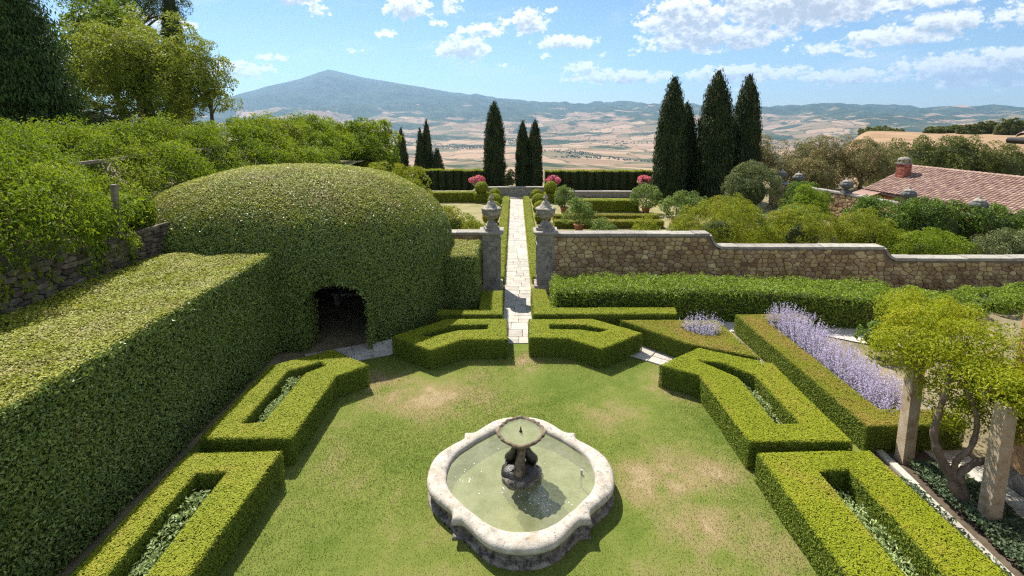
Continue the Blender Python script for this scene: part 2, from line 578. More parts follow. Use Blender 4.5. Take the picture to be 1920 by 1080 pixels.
M_rubble = surf_mat('rubble_stone', [(0.2, (.18, .10, .048)), (0.45, (.33, .215, .11)), (0.62, (.46, .335, .19)), (0.85, (.58, .47, .31))], 2.1, 5, 0.92, 0.6, 25, tintamt=0.65,
                    spots=[((.09, .065, .045), 9, .56, .70, .55)])
M_rubble_shade = surf_mat('shaded_retaining_stone', [(0.2, (.05, .04, .03)), (0.45, (.11, .085, .06)), (0.65, (.19, .155, .115)), (0.85, (.30, .25, .19))], 3.0, 6, 0.92, 0.7, 25, tintamt=0.9,  # darker copy of the rubble, shade under the vines put into the colour
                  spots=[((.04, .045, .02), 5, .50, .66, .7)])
M_mortar = surf_mat('wall_mortar', [(0.3, (.14, .10, .062)), (0.7, (.25, .185, .12))], 9, 5, 0.95, 0.6, 50)
M_coping = surf_mat('coping_stone', [(0.3, (.22, .20, .165)), (0.7, (.38, .35, .30))], 4, 7, 0.9, 0.5, 40, tintamt=0.3, spots=[((.13, .115, .09), 7, .54, .68, .75)])
M_slab = surf_mat('path_flagstone', [(0.25, (.30, .27, .225)), (0.5, (.41, .38, .325)), (0.8, (.51, .48, .42))], 3.5, 7, 0.9, 0.45, 35, tintamt=0.28,
                  spots=[((.24, .20, .155), 6, .58, .74, .5)])
M_joint = surf_mat('path_joint_soil', [(0.3, (.12, .095, .07)), (0.7, (.22, .185, .13))], 8, 5, 0.95, 0.5, 50)
M_gravel = surf_mat('pale_gravel', [(0.3, (.40, .355, .30)), (0.7, (.60, .555, .48))], 30, 4, 0.95, 0.6, 90)
M_soil = surf_mat('garden_soil', [(0.3, (.06, .045, .03)), (0.7, (.14, .105, .07))], 5, 6, 0.95, 0.7, 40)
M_terra = surf_mat('terracotta', [(0.3, (.30, .12, .065)), (0.7, (.44, .21, .13))], 6, 5, 0.85, 0.3, 40)
M_ochre = surf_mat('ochre_render', [(0.3, (.46, .255, .115)), (0.7, (.58, .35, .185))], 1.2, 6, 0.92, 0.25, 60, spots=[((.62, .43, .27), 3, .55, .72, .5)])
M_orange = surf_mat('orange_render', [(0.3, (.46, .15, .045)), (0.7, (.56, .215, .08))], 1.2, 6, 0.92, 0.25, 60)
M_tile = surf_mat('roof_tile', [(0.25, (.20, .115, .085)), (0.5, (.285, .18, .14)), (0.8, (.37, .27, .225))], 2.2, 6, 0.9, 0.3, 40, tintamt=0.55, spots=[((.44, .36, .30), 3.5, .58, .74, .5)])
M_brick = surf_mat('chimney_brick', [(0.3, (.27, .07, .045)), (0.7, (.42, .15, .10))], 7, 5, 0.9, 0.4, 40, tintamt=0.6)
M_metal = surf_mat('dark_sheet_metal', [(0.3, (.025, .022, .02)), (0.7, (.06, .05, .045))], 8, 3, 0.5, 0.1, 20)
M_zinc = surf_mat('pale_pipe', [(0.3, (.36, .36, .34)), (0.7, (.5, .5, .48))], 8, 3, 0.6, 0.1, 20)
M_poolfloor = surf_mat('algae_pool_floor', [(0.25, (.25, .25, .12)), (0.5, (.38, .375, .20)), (0.8, (.50, .49, .30))], 2.5, 8, 0.9, 0.3, 25)
M_specks = surf_mat('floating_petals', [(0.3, (.7, .7, .66)), (0.7, (.85, .85, .8))], 8, 2, 0.8, 0, 10)


def water_mat(name, tintc, wave):
    m, t = new_mat(name)
    pos = t.node('ShaderNodeNewGeometry').outputs['Position']
    b = t.node('ShaderNodeBump', i_Strength=wave, i_Distance=0.02, i_Height=t.noise(pos, 9, 3, 0.5, 0.6))
    tr = t.node('ShaderNodeBsdfTransparent', i_Color=(*tintc, 1))
    murk = t.node('ShaderNodeBsdfDiffuse', i_Color=t.ramp(t.noise(pos, 2.2, 6, 0.65), [(0.3, (.20, .215, .10)), (0.7, (.38, .385, .22))]))
    tr = t.node('ShaderNodeMixShader', i_0=0.55, i_1=tr.outputs[0], i_2=murk.outputs[0])
    gl = t.node('ShaderNodeBsdfGlossy', i_Color=(1, 1, 1, 1), i_Roughness=0.02)
    t.link(b.outputs[0], gl.inputs['Normal'])
    fr = t.node('ShaderNodeFresnel', i_IOR=1.33)
    t.link(b.outputs[0], fr.inputs['Normal'])
    mx = t.node('ShaderNodeMixShader', i_0=t.m('MULTIPLY', fr.outputs[0], 1.6, clamp=True), i_1=tr.outputs[0], i_2=gl.outputs[0])
    finish(t, mx.outputs[0])
    return m


M_water = water_mat('pool_water', (.88, .92, .78), 0.25)
M_bowlwater = water_mat('bowl_water', (.86, .88, .66), 0.45)

# ------------------------------------------------------------------ ground and far country
RIDGE = [(-110, 1.2), (-60, 1.1), (-40, .8), (-34, 1.0), (-29.5, 1.38), (-28, 1.9), (-25.6, 2.74), (-22.6, 3.61), (-20.6, 4.42), (-19.7, 4.70), (-18.5, 4.42), (-16.4, 3.93), (-13.1, 3.42),
         (-9.7, 2.83), (-3.85, 1.87), (2.1, 1.02), (8, .93), (11.4, 1.15), (13.7, .97), (16, .72), (18.6, .89), (20.3, .42), (25.3, .16), (28.2, .24), (31.7, .47), (33.4, .58), (37, .12),
         (38.2, .10), (40.3, .19), (44.2, .3), (50, .3), (70, .5), (110, .6)]
RR = [0, 56, 62, 75, 100, 150, 220, 300, 420, 700, 1200, 2000, 3500, 5500, 8000, 11000, 15000, 19000]
ZC = [0, 0, -1.5, -5, -13, -28, -45, -62, -85, -118, -165, -205, -250, -256, -190, -60, None, -300]
ZR = [0, 0, -1.0, -1.8, -2.3, -2.9, -1.6, -0.3, -14, -70, -150, -205, -250, -250, -170, -60, None, -300]


def terrain_z(azd, r):
    """height of the country at azimuth (degrees) and distance, arrays of equal shape"""
    wr = np.clip((azd - 27) / 8, 0, 1)
    wr = wr * wr * (3 - 2 * wr)
    rid = np.interp(azd, [a for a, _ in RIDGE], [e for _, e in RIDGE])
    zr = 15000 * np.tan(np.radians(rid)) + 7.5
    lr = np.log(np.maximum(r, 1.0))
    lx = np.log(np.maximum(np.array(RR, float), 1.0))
    out = 0
    for wgt, Z in ((1 - wr, ZC), (wr, ZR)):
        z0 = np.interp(lr, lx, [0 if k is None else k for k in Z])
        # share of the ridge profile at this distance (steeper towards the crest)
        s = np.clip((r - 8000) / 7000, 0, 1)
        base = np.interp(lr, lx, [-20 if k is None else k for k in Z])
        zz = np.where((r > 8000) & (r <= 15000), np.interp(r, [8000, 11000, 15000], [Z[14], Z[15], 0]) * (1 - s) + (zr * s ** 1.6), z0)
        zz = np.where(r > 15000, zr * (1 - np.clip((r - 15000) / 4000, 0, 1) * 1.3), zz)
        out = out + wgt * zz
    x, y = r * np.sin(np.radians(azd)), r * np.cos(np.radians(azd))
    P = np.column_stack([x.ravel(), y.ravel()])
    amp = np.interp(r.ravel(), [60, 400, 1500, 4000, 9000, 13500, 15000, 16000], [0, 1.0, 12, 42, 90, 80, 8, 6])
    nz = fbm(P, 1 / 900., 4, 3) + 0.8 * fbm(P, 1 / 3200., 3, 9)
    rdg = (1 - np.abs(fbm(P, 1 / 1500., 4, 21)) * 2.6) * np.interp(r.ravel(), [4500, 9000, 13000, 15000], [0, 110, 150, 0])
    nearn = 0.35 * fbm(P, 1 / 30., 3, 5) * np.interp(r.ravel(), [60, 120, 600], [0, 1, 1.5])
    return out + (nz * amp + rdg + nearn).reshape(r.shape)


azs = np.concatenate([np.arange(-110, -52, 2.0), np.arange(-52, 52, 0.25), np.arange(52, 111, 2.0)])
rs = np.concatenate([[0.5, 20, 40, 52, 56, 59, 62, 68, 75, 85, 100, 120], np.geomspace(140, 18500, 170)])
AZ, RD = np.meshgrid(azs, rs, indexing='ij')
TZ = terrain_z(AZ, RD) - 0.03
TX, TY = RD * np.sin(np.radians(AZ)), RD * np.cos(np.radians(AZ))
TZ = np.where(RD < 53, -1.2, TZ)
na, nr = AZ.shape
ii, jj = np.meshgrid(np.arange(na - 1), np.arange(nr - 1), indexing='ij')
q = np.column_stack([(ii * nr + jj).ravel(), ((ii + 1) * nr + jj).ravel(), ((ii + 1) * nr + jj + 1).ravel(), (ii * nr + jj + 1).ravel()])

m, t = new_mat('country_fields_and_woods')
pos = t.node('ShaderNodeNewGeometry').outputs['Position']
sp = t.node('ShaderNodeSeparateXYZ', i_0=pos)
flat = t.node('ShaderNodeCombineXYZ', i_0=sp.outputs[0], i_1=sp.outputs[1], i_2=0.0).outputs[0]
warp = t.node('ShaderNodeVectorMath', operation='ADD', i_0=flat,
              i_1=t.node('ShaderNodeVectorMath', operation='SCALE', i_0=t.node('ShaderNodeTexNoise', i_Vector=flat, i_Scale=0.0012, i_Detail=3.0).outputs[1], i_Scale=420.0).outputs[0]).outputs[0]
vor = t.node('ShaderNodeTexVoronoi', i_Vector=warp, i_Scale=0.0036)
fcol = t.ramp(t.node('ShaderNodeSeparateColor', i_0=vor.outputs['Color']).outputs[0],
              [(0.0, (.10, .11, .05)), (0.2, (.24, .155, .09)), (0.42, (.31, .205, .13)), (0.66, (.38, .26, .165)), (0.82, (.27, .17, .105)), (1.0, (.14, .13, .065))])
fcol = t.mix(t.m('MULTIPLY', t.smooth(t.noise(flat, 0.02, 6, 0.65), .4, .7), .35), fcol, (.24, .17, .105))
vor2 = t.node('ShaderNodeTexVoronoi', feature='DISTANCE_TO_EDGE', i_Vector=warp, i_Scale=0.0036)
hedgeline = t.m('SUBTRACT', 1.0, t.smooth(t.m('ADD', vor2.outputs[0], t.m('MULTIPLY', t.noise(flat, 0.012, 4, 0.7), 0.09)), 0.05, 0.085))
fcol = t.mix(t.m('MULTIPLY', hedgeline, .85), fcol, (.06, .07, .03))
wn = t.noise(warp, 0.0011, 7, 0.66)
hgt = t.smooth(sp.outputs[2], -240.0, 160.0)
rad = t.node('ShaderNodeVectorMath', operation='LENGTH', i_0=flat).outputs['Value']
nearf = t.m('SUBTRACT', 1.0, t.smooth(rad, 600, 1500))
high_ = t.smooth(sp.outputs[2], 60.0, 420.0)
wood = t.smooth(t.m('SUBTRACT', t.m('MULTIPLY_ADD', hgt, 0.13, t.m('MULTIPLY_ADD', high_, 0.14, wn)), t.m('MULTIPLY', nearf, 0.5)), 0.51, 0.55)
wcol = t.ramp(t.noise(flat, 0.0045, 8, 0.75), [(0.35, (.014, .028, .012)), (0.5, (.035, .055, .022)), (0.68, (.09, .10, .045))])
fcol = t.mix(wood, fcol, wcol)
nearcol = t.ramp(t.noise(flat, 0.09, 7, 0.65), [(0.3, (.21, .13, .07)), (0.5, (.29, .19, .11)), (0.75, (.36, .26, .16))])
fcol = t.mix(nearf, fcol, nearcol)
# the garden's own ground
gcol = t.ramp(t.noise(flat, 1.2, 7, 0.65), [(0.3, (.11, .095, .05)), (0.5, (.20, .165, .09)), (0.75, (.28, .235, .14))])
fcol = t.mix(t.m('SUBTRACT', 1.0, t.smooth(rad, 54, 70)), fcol, gcol)
p = t.node('ShaderNodeBsdfPrincipled', i_Base_Color=fcol, i_Roughness=0.95)
p.inputs['Specular IOR Level'].default_value = 0.1
bp = t.node('ShaderNodeBump', i_Strength=0.8, i_Distance=14.0, i_Height=t.m('MULTIPLY', wood, t.noise(flat, 0.03, 4, 0.7)))
t.link(bp.outputs[0], p.inputs['Normal'])
finish(t, p.outputs[0])
M_country = m
g = Geo()
g.add(np.column_stack([TX.ravel(), TY.ravel(), TZ.ravel()]), q, 0, 0.5, True)
tag(put('terrain', g, M_country), 'dry tan valley fields and wooded blue hills rising to a mountain', None, None, 'structure')

# trees of the valley that read as one mass
n = 3600
a_ = rng.uniform(-34, 48, n * 6)
r_ = np.exp(rng.uniform(math.log(2700), math.log(8000), n * 6))
P = np.column_stack([r_ * np.sin(np.radians(a_)), r_ * np.cos(np.radians(a_))])
d_ = fbm(P, 1 / 700., 3, 40) + 0.5 * (1 - np.abs(fbm(P, 1 / 1100., 2, 44)) * 8).clip(0, 1)
k = np.where(d_ > 0.33)[0][:n]
P, a_, r_ = P[k], a_[k], r_[k]
z_ = terrain_z(a_, r_)
ico = bmesh.new()
bmesh.ops.create_cone(ico, cap_ends=True, cap_tris=True, segments=5, radius1=1, radius2=.12, depth=1.3)
iv = np.array([v.co[:] for v in ico.verts])
bmesh.ops.triangulate(ico, faces=ico.faces[:])
iff = np.array([[v.index for v in f.verts] for f in ico.faces])
ico.free()
sz = rng.uniform(2.5, 6.5, len(P))
nv = len(iv)
V = iv[None] * (sz[:, None, None] * rng.uniform(0.75, 1.25, (len(P), nv, 1))) * np.array([1.25, 1.25, .9]) + np.column_stack([P, z_ + sz * .55])[:, None]
F = (iff[None] + nv * np.arange(len(P))[:, None, None]).reshape(-1, 3)
g = Geo().add(V.reshape(-1, 3), F, 0, np.repeat(rng.uniform(0, 1, len(P)), len(iff)))
M_farwood = leaf_mat('far_woodland', (.014, .028, .013), (.026, .045, .018), (.045, .066, .027), trans=0.0)
tag(put('valley_woodland', g, M_farwood), 'scattered dark trees and hedgerows across the valley floor', 'woodland', None, 'stuff')

# level ground of the garden, open where the fountain pool is sunk into it
FX, FY = .12, 9.2
POOL = [(FX + 1.62 * math.cos(k * math.pi / 12), FY + 1.62 * math.sin(k * math.pi / 12)) for k in range(24)]
outer = [(-62, -6), (62, -6), (62, 30), (48, 48), (25, 55), (0, 57), (-25, 55), (-48, 48), (-62, 30)]
lp = [[Vector((x, y, 0)) for x, y in outer], [Vector((x, y, 0)) for x, y in POOL]]
fl_ = [v for k in lp for v in k]
T = []
for a, b, c in tessellate_polygon(lp):
    cr = (fl_[b].x - fl_[a].x) * (fl_[c].y - fl_[a].y) - (fl_[b].y - fl_[a].y) * (fl_[c].x - fl_[a].x)
    T.append((a, b, c) if cr > 0 else (a, c, b))
g = Geo().add([(v.x, v.y, -.03) for v in fl_], T)
n = len(outer)
g.add([(x, y, z) for z in (-.03, -2.5) for x, y in outer], [(i, i + n, (i + 1) % n + n, (i + 1) % n) for i in range(n)])
M_earth = surf_mat('garden_earth', [(0.3, (.11, .095, .05)), (0.5, (.20, .165, .09)), (0.75, (.28, .235, .14))], 1.2, 7, 0.95, 0.5, 25)
tag(put('garden_ground', g, M_earth), 'bare earth and dry grass ground of the garden', None, None, 'structure')

# upper terrace on the left, behind the retaining wall
ty = np.linspace(-4, 62, 34)
tx = np.array([-11.25, -12, -15.5, -17.5, -21, -30, -45, -70])
tz = np.array([4.0, 4.0, 4.1, 5.2, 5.9, 6.4, 6.8, 7.0])
X, Y = np.meshgrid(tx, ty, indexing='ij')
Z = np.repeat(tz[:, None], len(ty), 1) * np.clip((50 - Y) / 12, 0, 1) ** .7 + 0.12 * fbm(np.column_stack([X.ravel(), Y.ravel()]), .3, 3).reshape(X.shape)
i_, j_ = np.meshgrid(np.arange(len(tx) - 1), np.arange(len(ty) - 1), indexing='ij')
n2 = len(ty)
q = np.column_stack([(i_ * n2 + j_).ravel(), (i_ * n2 + j_ + 1).ravel(), ((i_ + 1) * n2 + j_ + 1).ravel(), ((i_ + 1) * n2 + j_).ravel()])
M_bank = surf_mat('dry_grass_bank', [(0.3, (.10, .10, .04)), (0.7, (.22, .19, .09))], 1.2, 7, 0.95, 0.6, 20)
g = Geo().add(np.column_stack([X.ravel(), Y.ravel(), Z.ravel()]), q, 0, .5, True)
tag(put('upper_terrace', g, M_bank), 'grassy upper terrace behind the vine covered pergola', None, None, 'structure')

# ------------------------------------------------------------------ clipped hedge layout (metres)
H_BOX = 0.66
HEDGES = [  # label, outline, slots, leaf material
    ('clipped box hedge left of the lawn, nearest the camera, long slot of silver herbs', [(-6.65, 9.42), (-4.77, 9.48), (-4.93, 3.6), (-6.68, 3.6)], [[(-6.13, 8.82), (-5.56, 8.86), (-5.5, 4.3), (-6.1, 4.3)]], M_box),
    ('clipped box hedge left of the lawn with angled far end, beside the big laurel hedge', [(-4.0, 13.05), (-5.33, 14.0), (-6.72, 13.0), (-6.72, 9.88), (-4.75, 9.88), (-4.7, 12.45)],
     [[(-6.08, 10.4), (-6.09, 12.72), (-5.4, 13.25), (-5.2, 13.05), (-5.58, 12.6), (-5.62, 10.45)]], M_box),
    ('angled box hedge with slot left of the stone path, in front of the leafy dome', [(-.27, 16.2), (-2.3, 16.2), (-3.8, 14.85), (-2.45, 13.95), (-1.6, 14.65), (-.22, 14.65)],
     [[(-.86, 15.75), (-.86, 15.38), (-1.8, 15.3), (-2.6, 14.85), (-2.95, 14.97), (-1.95, 15.72)]], M_box),
    ('angled box hedge with slot right of the stone path, facing the fountain', [(.48, 16.2), (2.6, 16.2), (4.02, 15.1), (2.55, 14.0), (1.66, 14.72), (.45, 14.78)],
     [[(1.13, 15.77), (2.3, 15.72), (3.0, 15.32), (2.65, 15.14), (2.1, 15.36), (1.12, 15.42)]], M_box),
    ('clipped box hedge right of the lawn with curved slot, below the bronzed triangle hedge', [(3.98, 13.05), (5.42, 14.1), (7.13, 13.1), (7.12, 9.76), (4.93, 9.76), (4.87, 12.5)],
     [[(5.15, 13.32), (5.75, 13.18), (6.33, 12.5), (6.36, 10.4), (5.82, 10.4), (5.85, 12.35)]], M_box),
    ('clipped box hedge right of the lawn, nearest the camera, with long planted slot', [(4.94, 9.42), (7.28, 9.48), (7.46, 3.6), (4.99, 3.6)], [[(5.87, 8.86), (6.48, 8.92), (6.42, 4.3), (5.86, 4.3)]], M_box),
    ('bronzed triangular box hedge with a sage bush growing in it', [(3.53, 16.12), (6.78, 16.12), (6.95, 13.45), (5.2, 14.36)], [[(5.35, 15.55), (6.35, 15.75), (6.4, 14.9), (5.9, 14.95)]], M_boxdry),
    ('long bronzed box hedge enclosing the lavender-blue sage bed', [(7.58, 16.6), (9.9, 16.6), (9.9, 16.05), (8.42, 16.05), (8.52, 10.95), (10.0, 10.95), (10.0, 10.35), (7.78, 10.3)], [], M_boxdry),
    ('L-shaped low box hedge right of the path, below the stone wall', [(.64, 19.25), (1.22, 19.1), (1.33, 17.2), (5.7, 17.2), (5.6, 16.62), (.64, 16.62)], [], M_box),
    ('low box hedge left of the path, beside the left gate pillar', [(-1.3, 18.95), (-.46, 18.95), (-.42, 16.6), (-2.7, 16.6), (-2.7, 17.05), (-1.25, 17.05)], [], M_box),
]

# ------------------------------------------------------------------ lawn
LAWN = [(-7.3, 2.0), (-7.3, 14.0), (-5.3, 14.1), (-3.8, 15.3), (-.5, 15.75), (.75, 15.75), (3.7, 15.35), (4.6, 14.3), (8.0, 13.9), (8.0, 2.0)]
DRY = [(-2.3, 12.5, 1.5, .7, .8), (2.9, 9.4, 1.2, .7, 1.0), (3.4, 8.3, .9, .8, .75), (2.2, 11.8, 1.4, .5, .35), (4.2, 13.2, .8, .7, .8), (-3.6, 13.4, 1.2, .6, .7), (4.0, 9.6, .8, .5, .8),
       (.3, 14.4, .5, .8, .8), (3.0, 7.4, 1.2, .8, .35), (4.4, 7.8, .5, 1.0, .55)]


def dryness(P):
    d = np.zeros(len(P))
    for x, y, sx, sy, a in DRY:
        d = np.maximum(d, a * np.exp(-((P[:, 0] - x) / sx) ** 2 - ((P[:, 1] - y) / sy) ** 2))
    f = fbm(P, 0.9, 4, 61)
    return np.clip(d * .88 * (1.0 + 0.9 * fbm(P, 3.2, 4, 66)) + 0.20 + 0.36 * f + 0.16 * fbm(P, 6.0, 2, 71), 0, 1)


m, t = new_mat('mown_lawn')
at = t.node('ShaderNodeAttribute', attribute_name='dry')
pos = t.node('ShaderNodeNewGeometry').outputs['Position']
fine = t.noise(pos, 55, 3, 0.7)
c = t.ramp(t.m('ADD', at.outputs['Fac'], t.m('MULTIPLY', t.m('SUBTRACT', fine, .5), .35)), [(0.0, (.12, .168, .026)), (0.3, (.18, .212, .043)), (0.55, (.25, .228, .08)), (0.8, (.30, .24, .105)), (1.0, (.38, .295, .16))])
p = t.node('ShaderNodeBsdfPrincipled', i_Base_Color=c, i_Roughness=0.9)
p.inputs['Specular IOR Level'].default_value = 0.1
b = t.node('ShaderNodeBump', i_Strength=0.7, i_Distance=0.03, i_Height=fine)
t.link(b.outputs[0], p.inputs['Normal'])
tr = t.node('ShaderNodeBsdfTranslucent', i_Color=c)
mx = t.node('ShaderNodeMixShader', i_0=0.15, i_1=p.outputs[0], i_2=tr.outputs[0])
finish(t, mx.outputs[0])
M_lawn = m


def set_dry(me, vals):
    a = me.attributes.new('dry', 'FLOAT', 'POINT')
    a.data.foreach_set('value', vals.astype(np.float32))


gx, gy = np.arange(-7.3, 8.01, .1), np.arange(2, 15.81, .1)
X, Y = np.meshgrid(gx, gy, indexing='ij')
P = np.column_stack([X.ravel(), Y.ravel()])
nb = len(gy)
i_, j_ = np.meshgrid(np.arange(len(gx) - 1), np.arange(nb - 1), indexing='ij')
q = np.column_stack([(i_ * nb + j_).ravel(), ((i_ + 1) * nb + j_).ravel(), ((i_ + 1) * nb + j_ + 1).ravel(), (i_ * nb + j_ + 1).ravel()])
q = q[in_poly(P[q].mean(1), LAWN) & ~in_poly(P[q].mean(1), POOL)]
g = Geo().add(np.column_stack([P, .012 + .008 * vnoise(P, .7, 2)]), q, 0, .5, True)
o = tag(put('lawn', g, M_lawn), 'mown lawn with dry straw patches around the fountain', None, None, 'structure')
set_dry(o.data, dryness(P))

nbld = 170000
P = sample_poly([(-5.2, 5.6), (-5.2, 14.2), (-3.8, 15.2), (4.0, 15.2), (5.2, 13.8), (5.2, 5.6)], nbld)
keep = in_poly(P, LAWN) & (np.hypot(P[:, 0] - .12, P[:, 1] - 9.2) > 1.6)
for _, poly, _, _ in HEDGES:
    keep &= ~in_poly(P, poly)
P = P[keep]
nb = len(P)
a_ = rng.uniform(0, 2 * math.pi, nb)
dv = np.column_stack([np.cos(a_), np.sin(a_)])
wv = np.column_stack([-dv[:, 1], dv[:, 0]]) * .006
hh = rng.uniform(.006, .022, nb)
V = np.zeros((nb, 3, 3))
V[:, 0, :2] = P - wv
V[:, 1, :2] = P + wv
V[:, 2, :2] = P + dv * rng.uniform(.004, .03, nb)[:, None]
V[:, :2, 2] = .008
V[:, 2, 2] = .014 + hh
g = Geo().add(V.reshape(-1, 3), np.arange(3 * nb).reshape(-1, 3), 0, .5)
o = tag(put('grass_blades', g, M_lawn), 'short blades of mown grass standing on the lawn', 'grass', None, 'stuff')
set_dry(o.data, np.repeat(np.clip(dryness(P) + rng.normal(0, .09, nb), 0, 1), 3))


# ------------------------------------------------------------------ paths
def slab_mesh(w_, d_, th=.03, jit=.012):
    g = Geo()
    x, y = w_ / 2, d_ / 2
    c = np.array([(-x, -y), (x, -y), (x, y), (-x, y)]) + rng.uniform(-jit, jit, (4, 2))
    lo = np.column_stack([c, np.zeros(4)])
    mid = np.column_stack([c, np.full(4, th - .006)])
    top = np.column_stack([c * .975, th + rng.uniform(-.003, .004, 4)])
    g.loft([lo, mid, top], 0, rng.uniform(0, 1), True, False, True, False)
    return g


def flag_path(name, label, x0, x1, y0, y1, rowh, cols, loc=(0, 0, 0), rot=0.0):
    """stone flags laid in rows across a bed; coordinates local to loc"""
    root = Geo()
    root.add([(x0, y0, 0), (x1, y0, 0), (x1, y1, 0), (x0, y1, 0)], [(0, 1, 2, 3)])
    bed = link(name, root.mesh(name, [M_joint]), loc, rot)
    tag(bed, label, None, None, 'structure')
    y = y0
    while y < y1 - .05:
        h = min(rng.uniform(*rowh), y1 - y)
        xs = [x0]
        while xs[-1] < x1 - .01:
            nx = xs[-1] + rng.uniform(*cols)
            xs.append(x1 if x1 - nx < cols[0] * .6 else nx)
        for a, b in zip(xs[:-1], xs[1:]):
            if rng.random() < .25 and h > .4:
                parts = [(y, y + h * .5), (y + h * .5, y + h)]
            else:
                parts = [(y, y + h)]
            for ya, yb in parts:
                gg = slab_mesh(b - a - .014, yb - ya - .014)
                link('flagstone', gg.mesh('flagstone', [M_slab]), ((a + b) / 2, (ya + yb) / 2, 0.001), 0, bed)
        y += h
    return bed


flag_path('stone_path', 'pale flagstone path running through the gate to the far exedra', -.56, .56, -14.2, 14.3, (.34, .62), (.3, .75), (.14, 29.9, .002))
flag_path('stone_path', 'shaded flagstone path in front of the dome opening', -1.5, 1.4, -.5, .6, (.3, .5), (.35, .6), (-4.95, 14.95, .022), R(24))
flag_path('stone_path', 'short flagstone path between the right box hedges', -1.6, 1.9, -.45, .45, (.3, .45), (.35, .6), (4.75, 14.5, .022), R(-36))

g = Geo()
gp = [(7.2, 16.65), (7.2, 17.5), (13.9, 16.9), (14.6, 14.6), (12.0, 15.4), (10.0, 16.7)]
g.add([(x, y, .008) for x, y in gp], [(5, 4, 3, 2, 1, 0)])
g.add([(7.0, 13.3, .007), (7.55, 13.3, .007), (7.5, 16.8, .007), (6.85, 16.8, .007)], [(0, 1, 2, 3)])
tag(put('gravel_path', g, M_gravel), 'pale gravel path in front of the laurel row', None, None, 'structure')
g = Geo()
g.add([(-12, 21, .006), (21, 21, .006), (21, 44.4, .006), (-12, 44.4, .006)], [(0, 1, 2, 3)])
M_dryl = surf_mat('dry_garden_grass', [(0.3, (.15, .15, .05)), (0.5, (.23, .20, .085)), (0.75, (.33, .27, .15))], 1.1, 7, 0.95, 0.5, 25)
tag(put('lemon_garden_ground', g, M_dryl), 'dry grass and earth of the walled lemon garden', None, None, 'structure')
g = Geo()
g.add([(7.48, 2, .016), (10.1, 2, .016), (10.1, 10.3, .016), (7.9, 10.3, .016)], [(0, 1, 2, 3)])
tag(put('planting_bed', g, M_soil), 'dark soil bed below the right pergola', None, None, 'structure')
flag_path('paved_terrace', 'pale paved strip at the foot of the ochre house wall', -.42, .42, -3.6, 3.6, (.45, .7), (.4, .6), (9.55, 7.6, .022))
# kerb along the bed
kb = empty('stone_kerb', (8.05, 7.4, 0))
tag(kb, 'narrow pale stone kerb along the planting bed by the nearest right hedge', 'kerb')
y = 4.0
while y < 10.1:
    L = rng.uniform(.55, .8)
    gg = Geo().box((0, 0, .035), (.16, L - .015, .07), 0, rng.uniform(0, 1))
    link('kerb_stone', gg.mesh('kerb_stone', [M_slab]), (.01 * rng.normal() + (y - 7.4) * .03, y + L / 2 - 7.4, 0), -.03, kb)
    y += L

# ------------------------------------------------------------------ rubble walls
def clip(poly, p, nrm):
    out = []
    n = len(poly)
    for i in range(n):
        a, b = poly[i], poly[(i + 1) % n]
        da, db = np.dot(a - p, nrm), np.dot(b - p, nrm)
        if da <= 0:
            out.append(a)
        if da * db < 0:
            out.append(a + (b - a) * da / (da - db))
    return out


def rubble_cells(w_, h_, sx, sy, seed):
    """irregular stones filling a w x h wall face: list of polygons (u, v)"""
    r2 = np.random.default_rng(seed)
    pts = []
    ny = max(1, int(round(h_ / sy)))
    for j in range(ny):
        x = r2.uniform(0, sx)
        row = []
        while x < w_:
            row.append((x, (j + .5 + r2.uniform(-.33, .33)) * h_ / ny))
            x += sx * r2.uniform(.55, 1.55)
        pts += row
    pts = np.array(pts)
    asp = sx / sy * .9
    S = pts * np.array([1 / asp, 1])
    cells = []
    for i in range(len(pts)):
        poly = [np.array(k, float) for k in ((0, 0), (w_ / asp, 0), (w_ / asp, h_), (0, h_))]
        d = np.hypot(*(S - S[i]).T)
        for j in np.argsort(d)[1:18]:
            mid, nn = (S[i] + S[j]) / 2, S[j] - S[i]
            poly = clip(poly, mid, nn)
            if len(poly) < 3:
                break
        if len(poly) >= 3:
            cells.append(np.array(poly) * np.array([asp, 1]))
    return cells


def stone_geo(cell, r2):
    """one stone: rounded cell, standing proud in +w (local -y)"""
    c = cell.mean(0)
    p = cell - c
    L = np.linalg.norm(p, axis=1).mean()
    q = []
    n = len(p)
    for i in range(n):           # cut the corners
        a, b, d = p[i - 1], p[i], p[(i + 1) % n]
        q += [b + (a - b) * .14, b + (d - b) * .14]
    q = np.array(q)
    q *= max(.5, 1 - .011 / max(L, .02)) * r2.uniform(.95, 1.0)
    dep = r2.uniform(.02, .06)
    mk = lambda s, d: np.column_stack([q[:, 0] * s, np.full(len(q), -d), q[:, 1] * s])
    g = Geo()
    g.loft([mk(1, -.03), mk(1, dep * .55), mk(.93, dep)], 0, float(r2.uniform(0, 1)), True, False, False, False)
    V = np.vstack([mk(.93, dep), [[0, -dep - r2.uniform(0, .02), 0]]])
    m_ = len(q)
    g.add(V, [(i, (i + 1) % m_, m_) for i in range(m_)], 0, float(g.F[-1][2][0]))
    return c, g


